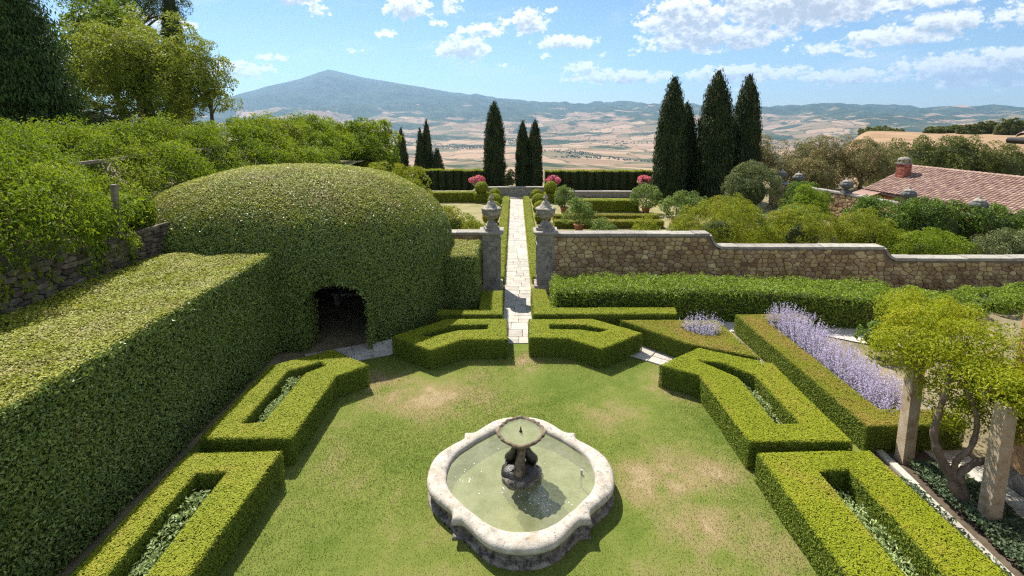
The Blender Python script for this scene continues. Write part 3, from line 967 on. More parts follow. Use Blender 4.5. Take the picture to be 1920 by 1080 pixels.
def rubble_face(parent, w_, h_, sx, sy, seed, base, ang, zoff, vis, limit, keep=None, mat=None):
    """stones of one wall face as children of parent; base = local start of the face, ang = its direction; returns leftovers"""
    r2 = np.random.default_rng(seed)
    cells = rubble_cells(w_, h_, sx, sy, seed)
    if keep:
        cells = [c for c in cells if keep(c)]
    ar = [abs(area(c)) * (2.0 if vis(c.mean(0)) else .05) for c in cells]
    order = np.argsort(ar)[::-1]
    rest = Geo()
    nrest = 0
    ca, sa = math.cos(ang), math.sin(ang)
    for k, i in enumerate(order):
        c, g = stone_geo(cells[i], r2)
        loc = np.array([base[0] + ca * c[0], base[1] + sa * c[0], zoff + c[1]])
        if k < limit:
            link('stone', g.mesh('stone', [mat or M_rubble]), loc, ang, parent)
        else:
            nrest += 1
            for V, (f, mt, tt, sm) in zip([np.vstack(g.V)], [(None,) * 4]):
                W = np.column_stack([V[:, 0] * ca - V[:, 1] * sa, V[:, 0] * sa + V[:, 1] * ca, V[:, 2]]) + loc
                off = rest.n
                rest.V.append(W)
                rest.n += len(W)
                for f, mt, tt, sm in g.F:
                    rest.F.append((f + off, mt, tt, sm))
    if nrest:
        tag(put('small_stones', rest, mat or M_rubble, (0, 0, 0), parent), kind='stuff')


WALL_Y = 20.65
STEPS = [(1.55, 8.15, 2.40), (8.15, 15.5, 1.84), (15.5, 22.5, 1.34)]


def wall_top(x):
    """height of the stone face along the stepped wall, with the concave sweeps"""
    if x < 8.15:
        return 2.40
    if x < 15.5:
        return 1.84 + .56 * max(0, 1 - (x - 8.15) / .55) ** 2.2
    return 1.34 + .50 * max(0, 1 - (x - 15.5) / .55) ** 2.2


wall = empty('garden_wall', (1.55, WALL_Y, 0))
tag(wall, 'long rubble stone garden wall stepping down to the right of the gate', 'wall')
g = Geo()
xs = np.unique(np.concatenate([np.linspace(1.55, 22.5, 60), np.linspace(8.15, 8.7, 9), np.linspace(15.5, 16.05, 9)])) - 1.55
tp = np.array([wall_top(x + 1.55) for x in xs])
for yy, flip in ((.0, False), (.5, True)):
    V = np.vstack([np.column_stack([xs, np.full(len(xs), yy), np.full(len(xs), -.4)]), np.column_stack([xs, np.full(len(xs), yy), tp])])
    n = len(xs)
    g.add(V, [((i, i + 1, n + i + 1, n + i) if not flip else (i + 1, i, n + i, n + i + 1)) for i in range(n - 1)])
g.add([(0, 0, -.4), (0, .5, -.4), (0, .5, 2.4), (0, 0, 2.4)], [(0, 3, 2, 1)])
put('wall_core', g, M_mortar, (0, 0, 0), wall)
rubble_face(wall, 20.9, 2.36, .30, .175, 5, (0, 0), 0.0, 0.0, lambda c: c[1] > .75 and c[0] < 20, 300,
            keep=lambda c: c[:, 1].max() < wall_top(c[:, 0].max() + 1.55) + .05)
# coping slabs
def coping_run(parent, pts, wid, th, overhang=.05, name='coping_slab', mat=None, side=1):
    """slabs along a list of (x, z) stations in the wall's plane"""
    for (xa, za), (xb, zb) in zip(pts[:-1], pts[1:]):
        g = Geo()
        dx, dz = xb - xa, zb - za
        L = math.hypot(dx, dz)
        nx, nz = -dz / L, dx / L
        sh = .007
        a = np.array([(xa + dx / L * sh, za + dz / L * sh), (xb - dx / L * sh, zb - dz / L * sh)])
        y0, y1 = -overhang, wid + overhang
        lo = a
        hi = a + np.array([nx, nz]) * (th + rng.uniform(-.014, .014))
        V = [(lo[0][0], y0, lo[0][1]), (lo[1][0], y0, lo[1][1]), (lo[1][0], y1, lo[1][1]), (lo[0][0], y1, lo[0][1]),
             (hi[0][0], y0 + .012, hi[0][1]), (hi[1][0], y0 + .012, hi[1][1]), (hi[1][0], y1 - .012, hi[1][1]), (hi[0][0], y1 - .012, hi[0][1])]
        g.add(V, np.array([(0, 3, 2, 1), (4, 5, 6, 7), (0, 1, 5, 4), (1, 2, 6, 5), (2, 3, 7, 6), (3, 0, 4, 7)]), 0, rng.uniform(0, 1))
        put(name, g, mat or M_coping, (0, 0, 0), parent)


st = [1.55]
while st[-1] < 8.1:
    st.append(min(8.15, st[-1] + rng.uniform(.85, 1.25)))
sweep1 = [8.15 + .55 * u for u in (.22, .5, 1.0)]
st2 = [9.4]
while st2[-1] < 15.45:
    st2.append(min(15.5, st2[-1] + rng.uniform(.85, 1.25)))
sweep2 = [15.5 + .55 * u for u in (.22, .5, 1.0)]
st3 = [16.9]
while st3[-1] < 22.4:
    st3.append(min(22.5, st3[-1] + rng.uniform(.85, 1.25)))
allx = st + sweep1 + st2 + sweep2 + st3
coping_run(wall, [(x - 1.55, wall_top(x) + .012) for x in allx], .5, .11)

# retaining wall of the upper terrace
rw = empty('retaining_wall', (-11.1, 3.0, 3.0))
tag(rw, 'low shaded rubble retaining wall under the pergola vines, above the big hedge', 'wall')
g = Geo().box((-.18, 13.0, .49), (.3, 30, .98))
put('wall_core', g, M_rubble_shade, (0, 0, 0), rw)
rubble_face(rw, 12.5, 1.04, .34, .13, 9, (0, 1.2), R(90), 0.03, lambda c: True, 290, mat=M_rubble_shade)


# ------------------------------------------------------------------ gate pillars and urns
def gate_pillar(x, label):
    t_ = empty('gate_pillar', (x, 20.95, 0))
    tag(t_, label, 'pillar', 'gate pillars flanking the path')
    put('plinth', Geo().box((0, 0, .15), (.92, .92, .30), 0), M_pillar, (0, 0, 0), t_)
    g = Geo().box((0, 0, 1.25), (.72, .72, 1.9))
    sh = put('shaft', g, M_pillar, (0, 0, 0), t_)
    for (cx, cz, sx, sz_) in ((0, 2.02, .56, .05), (0, .55, .56, .05), (-.27, 1.285, .05, 1.42), (.27, 1.285, .05, 1.42)):
        put('panel_moulding', Geo().box((cx, -.372, cz), (sx, .024, sz_)), M_pillar, (0, 0, 0), sh)
        put('panel_moulding', Geo().box((math.copysign(.372, -x), cx, cz), (.024, sx, sz_)), M_pillar, (0, 0, 0), sh)
    g = Geo()
    g.box((0, 0, 2.215), (.80, .80, .03))
    g.box((0, 0, 2.36), (.74, .74, .26))
    put('frieze', g, M_pillar, (0, 0, 0), t_)
    g = Geo()
    g.box((0, 0, 2.515), (.90, .90, .05))
    g.box((0, 0, 2.58), (1.02, 1.02, .08))
    put('capital', g, M_coping, (0, 0, 0), t_)
    return t_


gate_pillar(-.98, 'left grey stone gate pillar beside the dense hedge, carrying an urn')
gate_pillar(1.30, 'right grey stone gate pillar joined to the rubble wall, carrying an urn')


def gate_urn(x, label, rz):
    t_ = empty('stone_urn', (x, 20.95, 2.62), rz)
    tag(t_, label, 'urn', 'lidded urns on the gate pillars')
    g = Geo()
    g.box((0, 0, .06), (.60, .60, .12))
    g.box((0, 0, .17), (.48, .48, .10))
    g.box((0, 0, .285), (.40, .40, .13), taper=.75)
    put('pedestal', g, M_pillar, (0, 0, 0), t_)
    put('body', Geo().lathe([(.09, .34), (.07, .40), (.10, .44), (.22, .50, .04), (.34, .60, .10), (.41, .72, .12), (.42, .84, .12), (.38, .90, .05)], 60, flute=20), M_urn, (0, 0, 0), t_)
    put('scalloped_rim', Geo().lathe([(.37, .885), (.44, .885, .08), (.45, .915, .08), (.40, .955, .03), (.33, .985)], 60, flute=20), M_urn, (0, 0, 0), t_)
    lid = put('lid', Geo().lathe([(.31, .965), (.28, 1.01), (.22, 1.06), (.17, 1.13), (.145, 1.20), (.09, 1.245), (.06, 1.275)], 24), M_urn, (0, 0, 0), t_)
    put('finial', Geo().lathe([(.05, 1.26), (.055, 1.30), (.105, 1.335), (.115, 1.37), (.07, 1.42), (.045, 1.455), (.055, 1.485), (.02, 1.53)], 16), M_urn, (0, 0, 0), lid)
    return t_


gate_urn(-.98, 'grey fluted stone urn with lid on the left gate pillar', 0.2)
gate_urn(1.30, 'fluted stone urn with rust-tinged lid on the right gate pillar', 1.1)

# short wall stub left of the left pillar
sw = empty('garden_wall', (-12.2, 20.9, 0))
tag(sw, 'low stone garden wall left of the gate, mostly hidden behind the dome', 'wall')
put('wall_core', Geo().box((5.42, .25, 1.2), (10.83, .5, 2.4)), M_rubble, (0, 0, 0), sw)
coping_run(sw, [(k * 1.083, 2.41) for k in range(11)], .5, .11)

# ------------------------------------------------------------------ fountain


def smooth_pts(pts, n):
    """Catmull-Rom through pts (open)"""
    p = np.array(pts, float)
    p = np.vstack([2 * p[0] - p[1], p, 2 * p[-1] - p[-2]])
    out = []
    for i in range(1, len(p) - 2):
        for u in np.linspace(0, 1, n, endpoint=False):
            a, b, c, d = p[i - 1:i + 3]
            out.append(.5 * (2 * b + (c - a) * u + (2 * a - 5 * b + 4 * c - d) * u * u + (3 * b - a - 3 * c + d) * u ** 3))
    out.append(p[-2])
    return np.array(out)


def quatrefoil(half):
    """half: points (a, b) from lobe apex to the diagonal corner; returns a closed outline, ccw"""
    hp = smooth_pts(half, 4)
    pts = []
    for k in range(4):
        a = k * math.pi / 2
        ca, sa = math.cos(a), math.sin(a)
        lo = hp[::-1] * np.array([1, -1])
        up = hp[1:]
        seg = np.vstack([lo[1:], up])
        pts.append(np.column_stack([seg[:, 0] * ca - seg[:, 1] * sa, seg[:, 0] * sa + seg[:, 1] * ca]))
    return np.vstack(pts)


OUT = quatrefoil([(1.86, 0), (1.83, .28), (1.73, .54), (1.55, .75), (1.37, .91), (1.245, 1.05), (1.24, 1.24)])
INN = quatrefoil([(1.48, 0), (1.44, .30), (1.31, .57), (1.15, .76), (1.07, .85), (1.01, .92), (.965, .965)])


def ring(s, z, ofs=1.0):
    p = (INN * (1 - s) + OUT * s) * ofs
    return np.column_stack([p, np.full(len(p), z)])


ft = empty('fountain', (FX, FY, 0))
tag(ft, 'quatrefoil travertine fountain with a carved bowl in the middle of the lawn', 'fountain')
g = Geo()
g.loft([ring(0, -.34), ring(0, .375), ring(.05, .405), ring(.16, .43), ring(.35, .445), ring(.62, .445), ring(.84, .43), ring(.96, .395), ring(1.0, .35), ring(.985, .31), ring(.93, .285)], 0, .5)
put('rim', g, M_trav, (0, 0, 0), ft)
g = Geo()
g.loft([ring(.93, .285), ring(.80, .275), ring(.70, .25), ring(.64, .21), ring(.64, .07)], 0, .5)
put('basin_wall', g, M_travdark, (0, 0, 0), ft)
g = Geo()
g.loft([ring(.64, .07), ring(.80, .065), ring(.94, .06), ring(.97, .045), ring(.97, 0)], 0, .5)
put('plinth', g, M_travdark, (0, 0, 0), ft)
g = Geo()
fl = ring(.06, .06)
g.add(fl, [tuple(range(len(fl)))])
put('pool_floor', g, M_poolfloor, (0, 0, 0), ft)
g = Geo()
fl = ring(.01, .335)
g.add(fl, [tuple(range(len(fl)))])
put('water', g, M_water, (0, 0, 0), ft)
def squash(g):
    """lower everything that stands on the island a little"""
    for V in g.V:
        V[:, 2] = np.where(V[:, 2] > .5, .5 + (V[:, 2] - .5) * .85, V[:, 2])
    return g


# island and dolphins
g = Geo()
a = np.linspace(0, 2 * math.pi, 40, endpoint=False)
lob = lambda r, amp, ph: r * (1 + amp * np.cos(3 * a + ph) + .02 * np.sin(11 * a))
rr = lambda r, z, amp=.05, ph=.4: np.column_stack([lob(r, amp, ph) * np.cos(a), lob(r, amp, ph) * np.sin(a), np.full(40, z)])
g.loft([rr(.40, -.32), rr(.40, .36), rr(.41, .42), rr(.36, .45)], 0, .5, True, False, True)
put('island', g, M_travdark, (0, 0, 0), ft)
g = Geo()
g.loft([rr(.37, .435, .10, 2.2), rr(.35, .50, .12, 2.2), rr(.26, .545, .12, 2.2), rr(.14, .60, .1, 2.2)], 0, .5, True, False, True)
isl = put('rock', g, M_wet, (0, 0, 0), ft)
for k in range(3):
    an = R(-95 + 120 * k)
    d = np.array([math.cos(an), math.sin(an), 0])
    s = np.array([-d[1], d[0], 0])
    pth = [d * .345 + [0, 0, .515], d * .30 + [0, 0, .57], d * .25 + [0, 0, .64], d * .205 + [0, 0, .71], d * .165 + [0, 0, .80], d * .13 + s * .02 + [0, 0, .90], d * .10 + s * .04 + [0, 0, 1.00], d * .09 + s * .07 + [0, 0, 1.10], d * .11 + s * .09 + [0, 0, 1.17]]
    dol = Geo().tube(smooth_pts(pth, 3), np.interp(np.linspace(0, 1, 25), [0, .06, .2, .35, .6, .85, 1], [.035, .075, .115, .11, .085, .05, .03]), 12)
    dp = put('dolphin', squash(dol), M_wet if k else M_bowl, (0, 0, 0), ft)
    base = d * .14 + s * .10 + np.array([0, 0, 1.16])
    for sg in (-1, 1):
        gg = Geo()
        tip = base + s * sg * .09 + d * .08 + np.array([0, 0, .05])
        gg.loft([np.array([base + [0, 0, .02], base + d * .03, base - [0, 0, .02], base - d * .03]), np.array([tip + [0, 0, .008], tip + d * .01, tip - [0, 0, .008], tip - d * .01])], 0, .5, True, True, True)
        put('tail_fin', squash(gg), M_bowl, (0, 0, 0), dp)
    fb = d * .25 + np.array([0, 0, .68])
    for sg in (-1, 1):
        gg = Geo()
        c0 = fb + s * sg * .10
        gg.add([c0, c0 + s * sg * .10 - [0, 0, .09], c0 - [0, 0, .10] + d * .02, c0 + d * .02 + s * sg * .01], [(0, 1, 2), (0, 3, 1), (3, 2, 1)])
        put('pectoral_fin', squash(gg), M_wet, (0, 0, 0), dp)
put('stem', squash(Geo().lathe([(.11, .55), (.085, .75), (.08, 1.0), (.12, 1.12), (.16, 1.16)], 16)), M_wet, (0, 0, 0), ft)
# bowl: rounded diamond with a rolled, shell-carved rim
a = np.linspace(0, 2 * math.pi, 72, endpoint=False)


def dia(r, z, wob=0.0):
    k = 1.6
    rad = r / (np.abs(np.cos(a)) ** k + np.abs(np.sin(a)) ** k) ** (1 / k)
    rad = rad * (1 + wob * np.cos(20 * a) + .6 * wob * np.cos(8 * a + .5))
    return np.column_stack([rad * np.cos(a), rad * np.sin(a), np.full(72, z) + (wob * .25) * np.cos(20 * a)])


g = Geo()
g.loft([dia(.07, 1.12), dia(.16, 1.14), dia(.28, 1.19), dia(.37, 1.26, .01), dia(.42, 1.33, .015), dia(.47, 1.36, .022), dia(.50, 1.395, .028), dia(.495, 1.43, .028), dia(.465, 1.445, .02), dia(.435, 1.43, .015), dia(.415, 1.39),
        dia(.33, 1.34), dia(.15, 1.32), dia(.02, 1.315)], 0, .5)
bowl = put('bowl', squash(g), M_bowl, (0, 0, 0), ft)
fl = dia(.43, 1.405, .012)
g = Geo().add(np.vstack([fl, [[0, 0, 1.405]]]), [(i, (i + 1) % 72, 72) for i in range(72)])
put('bowl_water', squash(g), M_bowlwater, (0, 0, 0), bowl)
fl = dia(.40, 1.375)
g = Geo().add(np.vstack([fl, [[0, 0, 1.345]]]), [(i, (i + 1) % 72, 72) for i in range(72)])
put('bowl_algae', squash(g), M_poolfloor, (0, 0, 0), bowl)
put('jet_nozzle', squash(Geo().lathe([(.022, 1.33), (.022, 1.40), (.035, 1.415), (.02, 1.44), (.012, 1.50), (.010, 1.53)], 10)), M_metal, (0, 0, 0), bowl)
g = Geo()
n = 60
c = np.concatenate([rng.normal((.42, -.75), (.22, .16), (36, 2)), rng.normal((-1.05, .0), (.12, .16), (14, 2)), rng.uniform(-.8, .8, (10, 2))])
th = rng.uniform(0, 6.28, n)
for i in range(n):
    e = .011 * rng.uniform(.6, 1.5)
    pz = np.array([[c[i, 0] + e * math.cos(th[i] + k), c[i, 1] + e * math.sin(th[i] + k), 0.3385] for k in (0, 1.57, 3.14, 4.71)])
    g.add(pz, [(0, 1, 2, 3)])
tag(put('floating_petals', g, M_specks, (0, 0, 0), ft), kind='stuff')
# overflow pipe standing in the pool
put('overflow_pipe', Geo().tube([(1.22, .0, -.30), (1.22, .0, .44)], .022, 10), M_zinc, (0, 0, 0), ft)

# ------------------------------------------------------------------ foliage builders
def edge_dist(P, poly):
    d = np.full(len(P), 9.0)
    n = len(poly)
    for i in range(n):
        a, b = np.array(poly[i]), np.array(poly[(i + 1) % n])
        ab = b - a
        t_ = np.clip(((P - a) @ ab) / (ab @ ab), 0, 1)
        d = np.minimum(d, np.hypot(*(P - (a + t_[:, None] * ab)).T))
    return d


def hedge_geo(poly, h, holes=(), dens=1500, L=.036, W=.024, z0=0.0, rough=.014, tilt=.55, toptilt=None, top_mat=1, side_mat=1, wob=.03, core_in=.045, round_=.07, sidedens=1.0, tri=False, skip=()):
    """clipped hedge: dark inner core, leaves over the top, the sides and the walls of any slot"""
    poly = ccw(poly)
    holes = [ccw(k) for k in holes]
    g = Geo()
    ip = inset(poly, core_in)
    ih = [inset(k, -core_in) for k in holes]
    zt = z0 + h - core_in
    loops = [ip] + ih
    flat = [Vector((p[0], p[1], 0)) for lp in loops for p in lp]
    tri = tessellate_polygon([[Vector((p[0], p[1], 0)) for p in lp] for lp in loops])
    V = np.array([(p.x, p.y, zt) for p in flat])
    T = []
    for a, b, c in tri:
        cr = (V[b][0] - V[a][0]) * (V[c][1] - V[a][1]) - (V[b][1] - V[a][1]) * (V[c][0] - V[a][0])
        T.append((a, b, c) if cr > 0 else (a, c, b))
    g.add(V, np.array(T), 0)
    for lp, sgn in [(ip, 1)] + [(k, -1) for k in ih]:
        n = len(lp)
        V = np.array([(p[0], p[1], z0) for p in lp] + [(p[0], p[1], zt) for p in lp])
        q = [(i, (i + 1) % n, n + (i + 1) % n, n + i) for i in range(n)]
        g.add(V, np.array(q if sgn > 0 else [k[::-1] for k in q]), 0)
    A = abs(area(poly)) - sum(abs(area(k)) for k in holes)
    P = sample_poly(poly, int(A * dens), holes)
    d = edge_dist(P, poly)
    for k in holes:
        d = np.minimum(d, edge_dist(P, k))
    fall = np.clip(1 - d / round_, 0, 1) ** 2 * round_ * .55
    z = z0 + h - fall + wob * (fbm(P, 1.1, 3, 4) + .8 * fbm(P, .5, 2, 14)) + rng.normal(0, rough * .6, len(P))
    N = np.tile([0, 0, 1.0], (len(P), 1))
    g.leaves(np.column_stack([P, z]), N, L, W, toptilt or tilt * .5, top_mat, tri=tri)
    for lp, sgn in [(poly, 1)] + [(k, -1) for k in holes]:
        n = len(lp)
        for i in range(n):
            a, b = np.array(lp[i]), np.array(lp[(i + 1) % n])
            if sgn > 0 and i in skip:
                continue
            e = b - a
            ln = np.linalg.norm(e)
            e = e / ln
            nn = np.array([e[1], -e[0]]) * sgn
            cnt = int(ln * h * dens * sidedens)
            u = rng.uniform(0, ln, cnt)
            zz = rng.uniform(0, h, cnt)
            rnd = np.clip(1 - (h - zz) / round_, 0, 1) ** 2 * round_ * .5
            P3 = np.column_stack([a + u[:, None] * e, z0 + zz])
            off = wob * 1.2 * fbm(P3, 1.3, 3, 8) + rng.normal(0, rough, cnt) - rnd
            P3[:, :2] += off[:, None] * nn
            N = np.tile([nn[0], nn[1], .25], (cnt, 1))
            g.leaves(P3, N, L, W, tilt * 1.1, side_mat, tri=tri)
    return g


def sample_rings(rings, n):
    """random points with normals on a lofted closed surface"""
    A = np.array(rings)
    B = np.roll(A, -1, 1)
    a, b, c, d = A[:-1].reshape(-1, 3), B[:-1].reshape(-1, 3), B[1:].reshape(-1, 3), A[1:].reshape(-1, 3)
    nn = np.cross(c - a, d - b)
    ar = np.linalg.norm(nn, axis=1)
    k = rng.choice(len(a), n, p=ar / ar.sum())
    u, v = rng.uniform(0, 1, (2, n, 1))
    P = a[k] * (1 - u) * (1 - v) + b[k] * u * (1 - v) + c[k] * u * v + d[k] * (1 - u) * v
    return P, nn[k] / np.maximum(ar[k], 1e-9)[:, None]


def clump_crown(g, c, rad, nb, br, nl, L, W, mat=1, tilt=.7, low=-.35, core=None, along=None, alongw=0.0, shell=(.72, 1.02), seed=0, flat=1.0, tint0=.5, tri=False):
    """crown of many leafy clumps around an ellipsoid; nl leaves in all"""
    c, rad = np.array(c, float), np.array(rad, float)
    D = unit(rng.normal(0, 1, (nb * 4, 3)))
    D = D[D[:, 2] > low][:nb]
    C = c + D * rad * rng.uniform(shell[0], shell[1], (len(D), 1)) * (1 + .14 * fbm(D, 1.6, 2, seed)[:, None]) - D * br * .5
    bs = br * rng.uniform(.55, 1.25, len(C))
    cnt = np.maximum(3, (nl * bs ** 2 / np.sum(bs ** 2)).astype(int))
    idx = np.repeat(np.arange(len(C)), cnt)
    n = len(idx)
    S = unit(rng.normal(0, 1, (n, 3)) + D[idx] * .75 + np.array([0, 0, .25]))
    rr_ = rng.uniform(.55, 1.05, (n, 1)) ** .6
    P = C[idx] + S * bs[idx][:, None] * rr_ * np.array([1, 1, flat])
    tn = np.clip(tint0 + np.repeat(rng.normal(0, .15, len(C)), cnt) + rng.normal(0, .18, n), 0, 1)
    g.leaves(P, unit(S + np.array([0, 0, .35])), L, W, tilt, mat, tn, along, alongw, tri=tri)
    if core:
        seg = 14
        a = np.linspace(0, 2 * math.pi, seg, endpoint=False)
        rings = []
        for ph in np.linspace(-1.2, 1.5, 8):
            rings.append(c + np.column_stack([np.cos(a) * math.cos(ph), np.sin(a) * math.cos(ph), np.full(seg, math.sin(ph))]) * rad * core)
        g.loft(rings, 0, .5, True, True, True)
    return C


def shrub(name, label, cat, c, rad, nb, br, nl, L, W, mat, group=None, core=.5, low=-.5, tilt=.7, **kw):
    g = Geo()
    clump_crown(g, c, rad, int(nb * 1.25), br, int(nl * 1.5), L, W, 1, tilt, low, core, **kw)
    bz = c[2] - rad[2] * .75
    o = put(name, g, [M_core, mat], (c[0], c[1], min(bz, c[2])))
    return tag(o, label, cat, group)


def tree(name, label, base, trunk_h, rt, c, rad, nb, br, nl, L, W, mat, limbs=8, group=None, low=-.45, along=None, alongw=0, core=None, shell=(.45, 1.0), tilt=.8, cat='tree', flat=1.0):
    root = empty(name, base)
    tag(root, label, cat, group)
    b = np.array(base, float)
    c = np.array(c, float)
    g = Geo()
    C = clump_crown(g, c - b, rad, nb, br, nl, L, W, 1, tilt, low, core, along, alongw, shell, flat=flat, tri=True)
    put('crown', g, [M_core, mat], (0, 0, 0), root)
    t_ = Geo()
    top = (c - b) * np.array([.9, .9, 1.0])
    fork = np.array([top[0] * .4, top[1] * .4, trunk_h])
    t_.tube(smooth_pts([(0, 0, -.3), (.05, .03, trunk_h * .5), fork, top * .5 + fork * .5 + [.1, -.1, 0], top], 3), np.linspace(rt * 1.25, rt * .3, 13), 9)
    pick = C[rng.choice(len(C), min(limbs, len(C)), replace=False)]
    for k, e in enumerate(pick):
        s_ = fork + (top - fork) * rng.uniform(0, .55)
        mid = s_ * .5 + e * .5 + np.array([0, 0, .12 * np.linalg.norm(e - s_)])
        t_.tube(smooth_pts([s_, mid, e], 4), np.linspace(rt * .5, rt * .1, 9), 6)
    put('trunk', t_, M_bark, (0, 0, 0), root)
    return root


def cypress_geo(h, r, n, L, W, seed, lean=0.0, pow_=2.0, base_r=.75, lump=.36):
    """flame-shaped cypress crown standing on z = 0"""
    a = np.linspace(0, 2 * math.pi, 22, endpoint=False)
    zs = np.concatenate([[.03], np.linspace(.08, .97, 34), [.995]])
    rings = []
    for t_ in zs:
        rp = r * max(0.03, (1 - t_ ** pow_)) ** .82 * (base_r + (1 - base_r) * min(1, t_ / .3))
        Q = np.column_stack([np.cos(a) * 1.5, np.sin(a) * 1.5, np.full(22, t_ * h * .6)])
        rp = rp * (1 + lump * fbm(Q, 1.9, 3, seed))
        rings.append(np.column_stack([np.cos(a) * rp + lean * t_ * h, np.sin(a) * rp, np.full(22, t_ * h)]))
    g = Geo()
    ctr = [np.array([lean * t_ * h, 0, 0]) for t_ in zs]
    g.loft([(k - c_) * np.array([.86, .86, 1]) + c_ for k, c_ in zip(rings, ctr)], 0, .5, True, True, True)
    P, N = sample_rings(rings, n)
    P = P + N * rng.normal(-.02, .07, (n, 1)) * r
    tn = np.clip(.42 + .65 * fbm(P * [1, 1, .6], 2.2, 2, seed + 3) + rng.normal(0, .16, n), 0, 1)
    g.leaves(P, unit(N * 1.2 + np.array([0, 0, .2])), L, W, .5, 1, tn, (0, 0, 1), .8, .1, tri=True)
    m_ = n // 5            # ragged tips
    P, N = sample_rings(rings, m_)
    g.leaves(P + N * rng.uniform(.0, .22, (m_, 1)) * r + [0, 0, .05], N, L * 1.2, W * .8, .5, 1, None, (0, 0, 1), .9)
    return g


def cypress(label, loc, h, r, n=9000, L=.26, W=.10, seed=1, group='cypresses', **kw):
    root = empty('cypress_tree', loc)
    tag(root, label, 'cypress', group)
    put('crown', cypress_geo(h, r, n, L, W, seed, **kw), [M_core, M_cyp], (0, 0, 0), root)
    put('trunk', Geo().tube([(0, 0, -.4), (0, 0, .35), (0, 0, h * .3)], [r * .2, r * .16, r * .1], 8), M_bark, (0, 0, 0), root)
    return root


# ------------------------------------------------------------------ clipped box hedges round the lawn
DENS = [1500, 1500, 1400, 1400, 1500, 1500, 1400, 1400, 1000, 900]
for (lab, poly, holes, mat), dn in zip(HEDGES, DENS):
    x0, y0 = np.mean(np.array(poly), 0)
    clipY = [(x, max(y, 5.2)) for x, y in poly]
    clipH = [[(x, max(y, 5.6)) for x, y in h_] for h_ in holes]
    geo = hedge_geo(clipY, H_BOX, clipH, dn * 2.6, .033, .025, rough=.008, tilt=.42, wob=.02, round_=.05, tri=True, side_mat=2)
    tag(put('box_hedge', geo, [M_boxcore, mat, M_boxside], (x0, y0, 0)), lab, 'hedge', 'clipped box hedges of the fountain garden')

# silver herbs growing in the slots
def herb_bed(label, poly, z=.05, h=.42, dens=420, mat=None, L=.085, W=.035):
    n_ = int(abs(area(poly)) * dens * 2.2)
    P = sample_poly(poly, n_)
    zz = z + (h - z) * (.35 + .65 * (0.5 + .5 * fbm(P, 2.6, 3, 31))) * rng.uniform(.55, 1.0, n_) ** .5
    g = Geo()
    g.add([(x, y, .02) for x, y in ccw(poly)], [tuple(range(len(poly)))], 0)
    g.leaves(np.column_stack([P, zz]), np.tile([0, 0, 1.], (n_, 1)), L, W, .85, 1)
    c_ = np.mean(np.array(poly), 0)
    return tag(put('herb_planting', g, [M_soil, mat or M_silver], (c_[0], c_[1], 0)), label, 'plants', 'low herbs growing in the hedge slots')


herb_bed('silver herbs in the slot of the nearest left box hedge', [(-6.05, 8.6), (-5.6, 8.65), (-5.55, 5.6), (-6.05, 5.6)], h=.66)
herb_bed('silver herbs in the slot of the left box hedge with angled end', [(-6.0, 10.45), (-6.0, 12.6), (-5.45, 13.0), (-5.35, 12.9), (-5.63, 12.5), (-5.65, 10.5)], h=.66)
herb_bed('low herbs in the slot of the box hedge left of the path', [(-.92, 15.7), (-.92, 15.45), (-1.8, 15.36), (-2.55, 14.92), (-2.8, 14.98), (-1.95, 15.66)], h=.3)
herb_bed('low herbs in the slot of the box hedge right of the path', [(1.2, 15.7), (2.3, 15.66), (2.85, 15.32), (2.62, 15.22), (2.1, 15.42), (1.2, 15.48)], h=.3)
herb_bed('herbs in the curved slot of the right box hedge', [(5.3, 13.25), (5.72, 13.1), (6.25, 12.5), (6.28, 10.5), (5.9, 10.5), (5.92, 12.35)], h=.52)
herb_bed('herbs in the long slot of the nearest right box hedge', [(5.95, 8.7), (6.4, 8.75), (6.36, 5.6), (5.93, 5.6)], h=.56)

# ------------------------------------------------------------------ big laurel hedge and domed arbour
g = hedge_geo([(-11.05, 4.6), (-7.48, 4.6), (-7.48, 15.2), (-11.05, 15.2)], 3.22, (), 1500, .062, .035, 0, .022, .55, .34, 2, 1, .06, .07, .10, 1.0, True, (2, 3))
# shaggy young shoots on top and face
n = 5000
P = np.column_stack([rng.uniform(-10.9, -7.5, n), rng.uniform(5, 14.4, n), np.full(n, 3.24) + rng.uniform(0, .07, n)])
keep = fbm(P, 1.3, 3, 51) > .12
g.leaves(P[keep], np.tile([0, 0, 1.], (keep.sum(), 1)), .075, .04, .9, 2)
n = 6500
P = np.column_stack([np.full(n, -7.45) + rng.uniform(0, .07, n), rng.uniform(5, 14.4, n), rng.uniform(.1, 3.1, n)])
keep = fbm(P, .8, 3, 53) > .1
g.leaves(P[keep], np.tile([1., 0, .3], (keep.sum(), 1)), .085, .04, .8, 1)
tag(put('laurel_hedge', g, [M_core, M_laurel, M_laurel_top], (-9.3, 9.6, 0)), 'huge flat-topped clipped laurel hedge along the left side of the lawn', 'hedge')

DC = np.array([-8.4, 19.4])
DRX, DRY_, DZC, DZT = 5.85, 4.35, 2.1, 5.5
NA = 96
a = np.linspace(0, 2 * math.pi, NA, endpoint=False)


def dome_ring(s, z, dz=0.0):
    e = 2 / 2.6
    x = np.sign(np.cos(a)) * np.abs(np.cos(a)) ** e * DRX * s
    y = np.sign(np.sin(a)) * np.abs(np.sin(a)) ** e * DRY_ * s
    return np.column_stack([DC[0] + x, DC[1] + y, np.full(NA, z)])


ZZ = list(np.linspace(0, DZC, 12))
dome_rings = [dome_ring(1.0, z) for z in ZZ]
for t_ in np.linspace(.06, math.pi / 2 - .02, 18):
    dome_rings.append(dome_ring(math.cos(t_) ** (2 / 2.4), DZC + (DZT - DZC) * math.sin(t_) ** (2 / 2.4)))


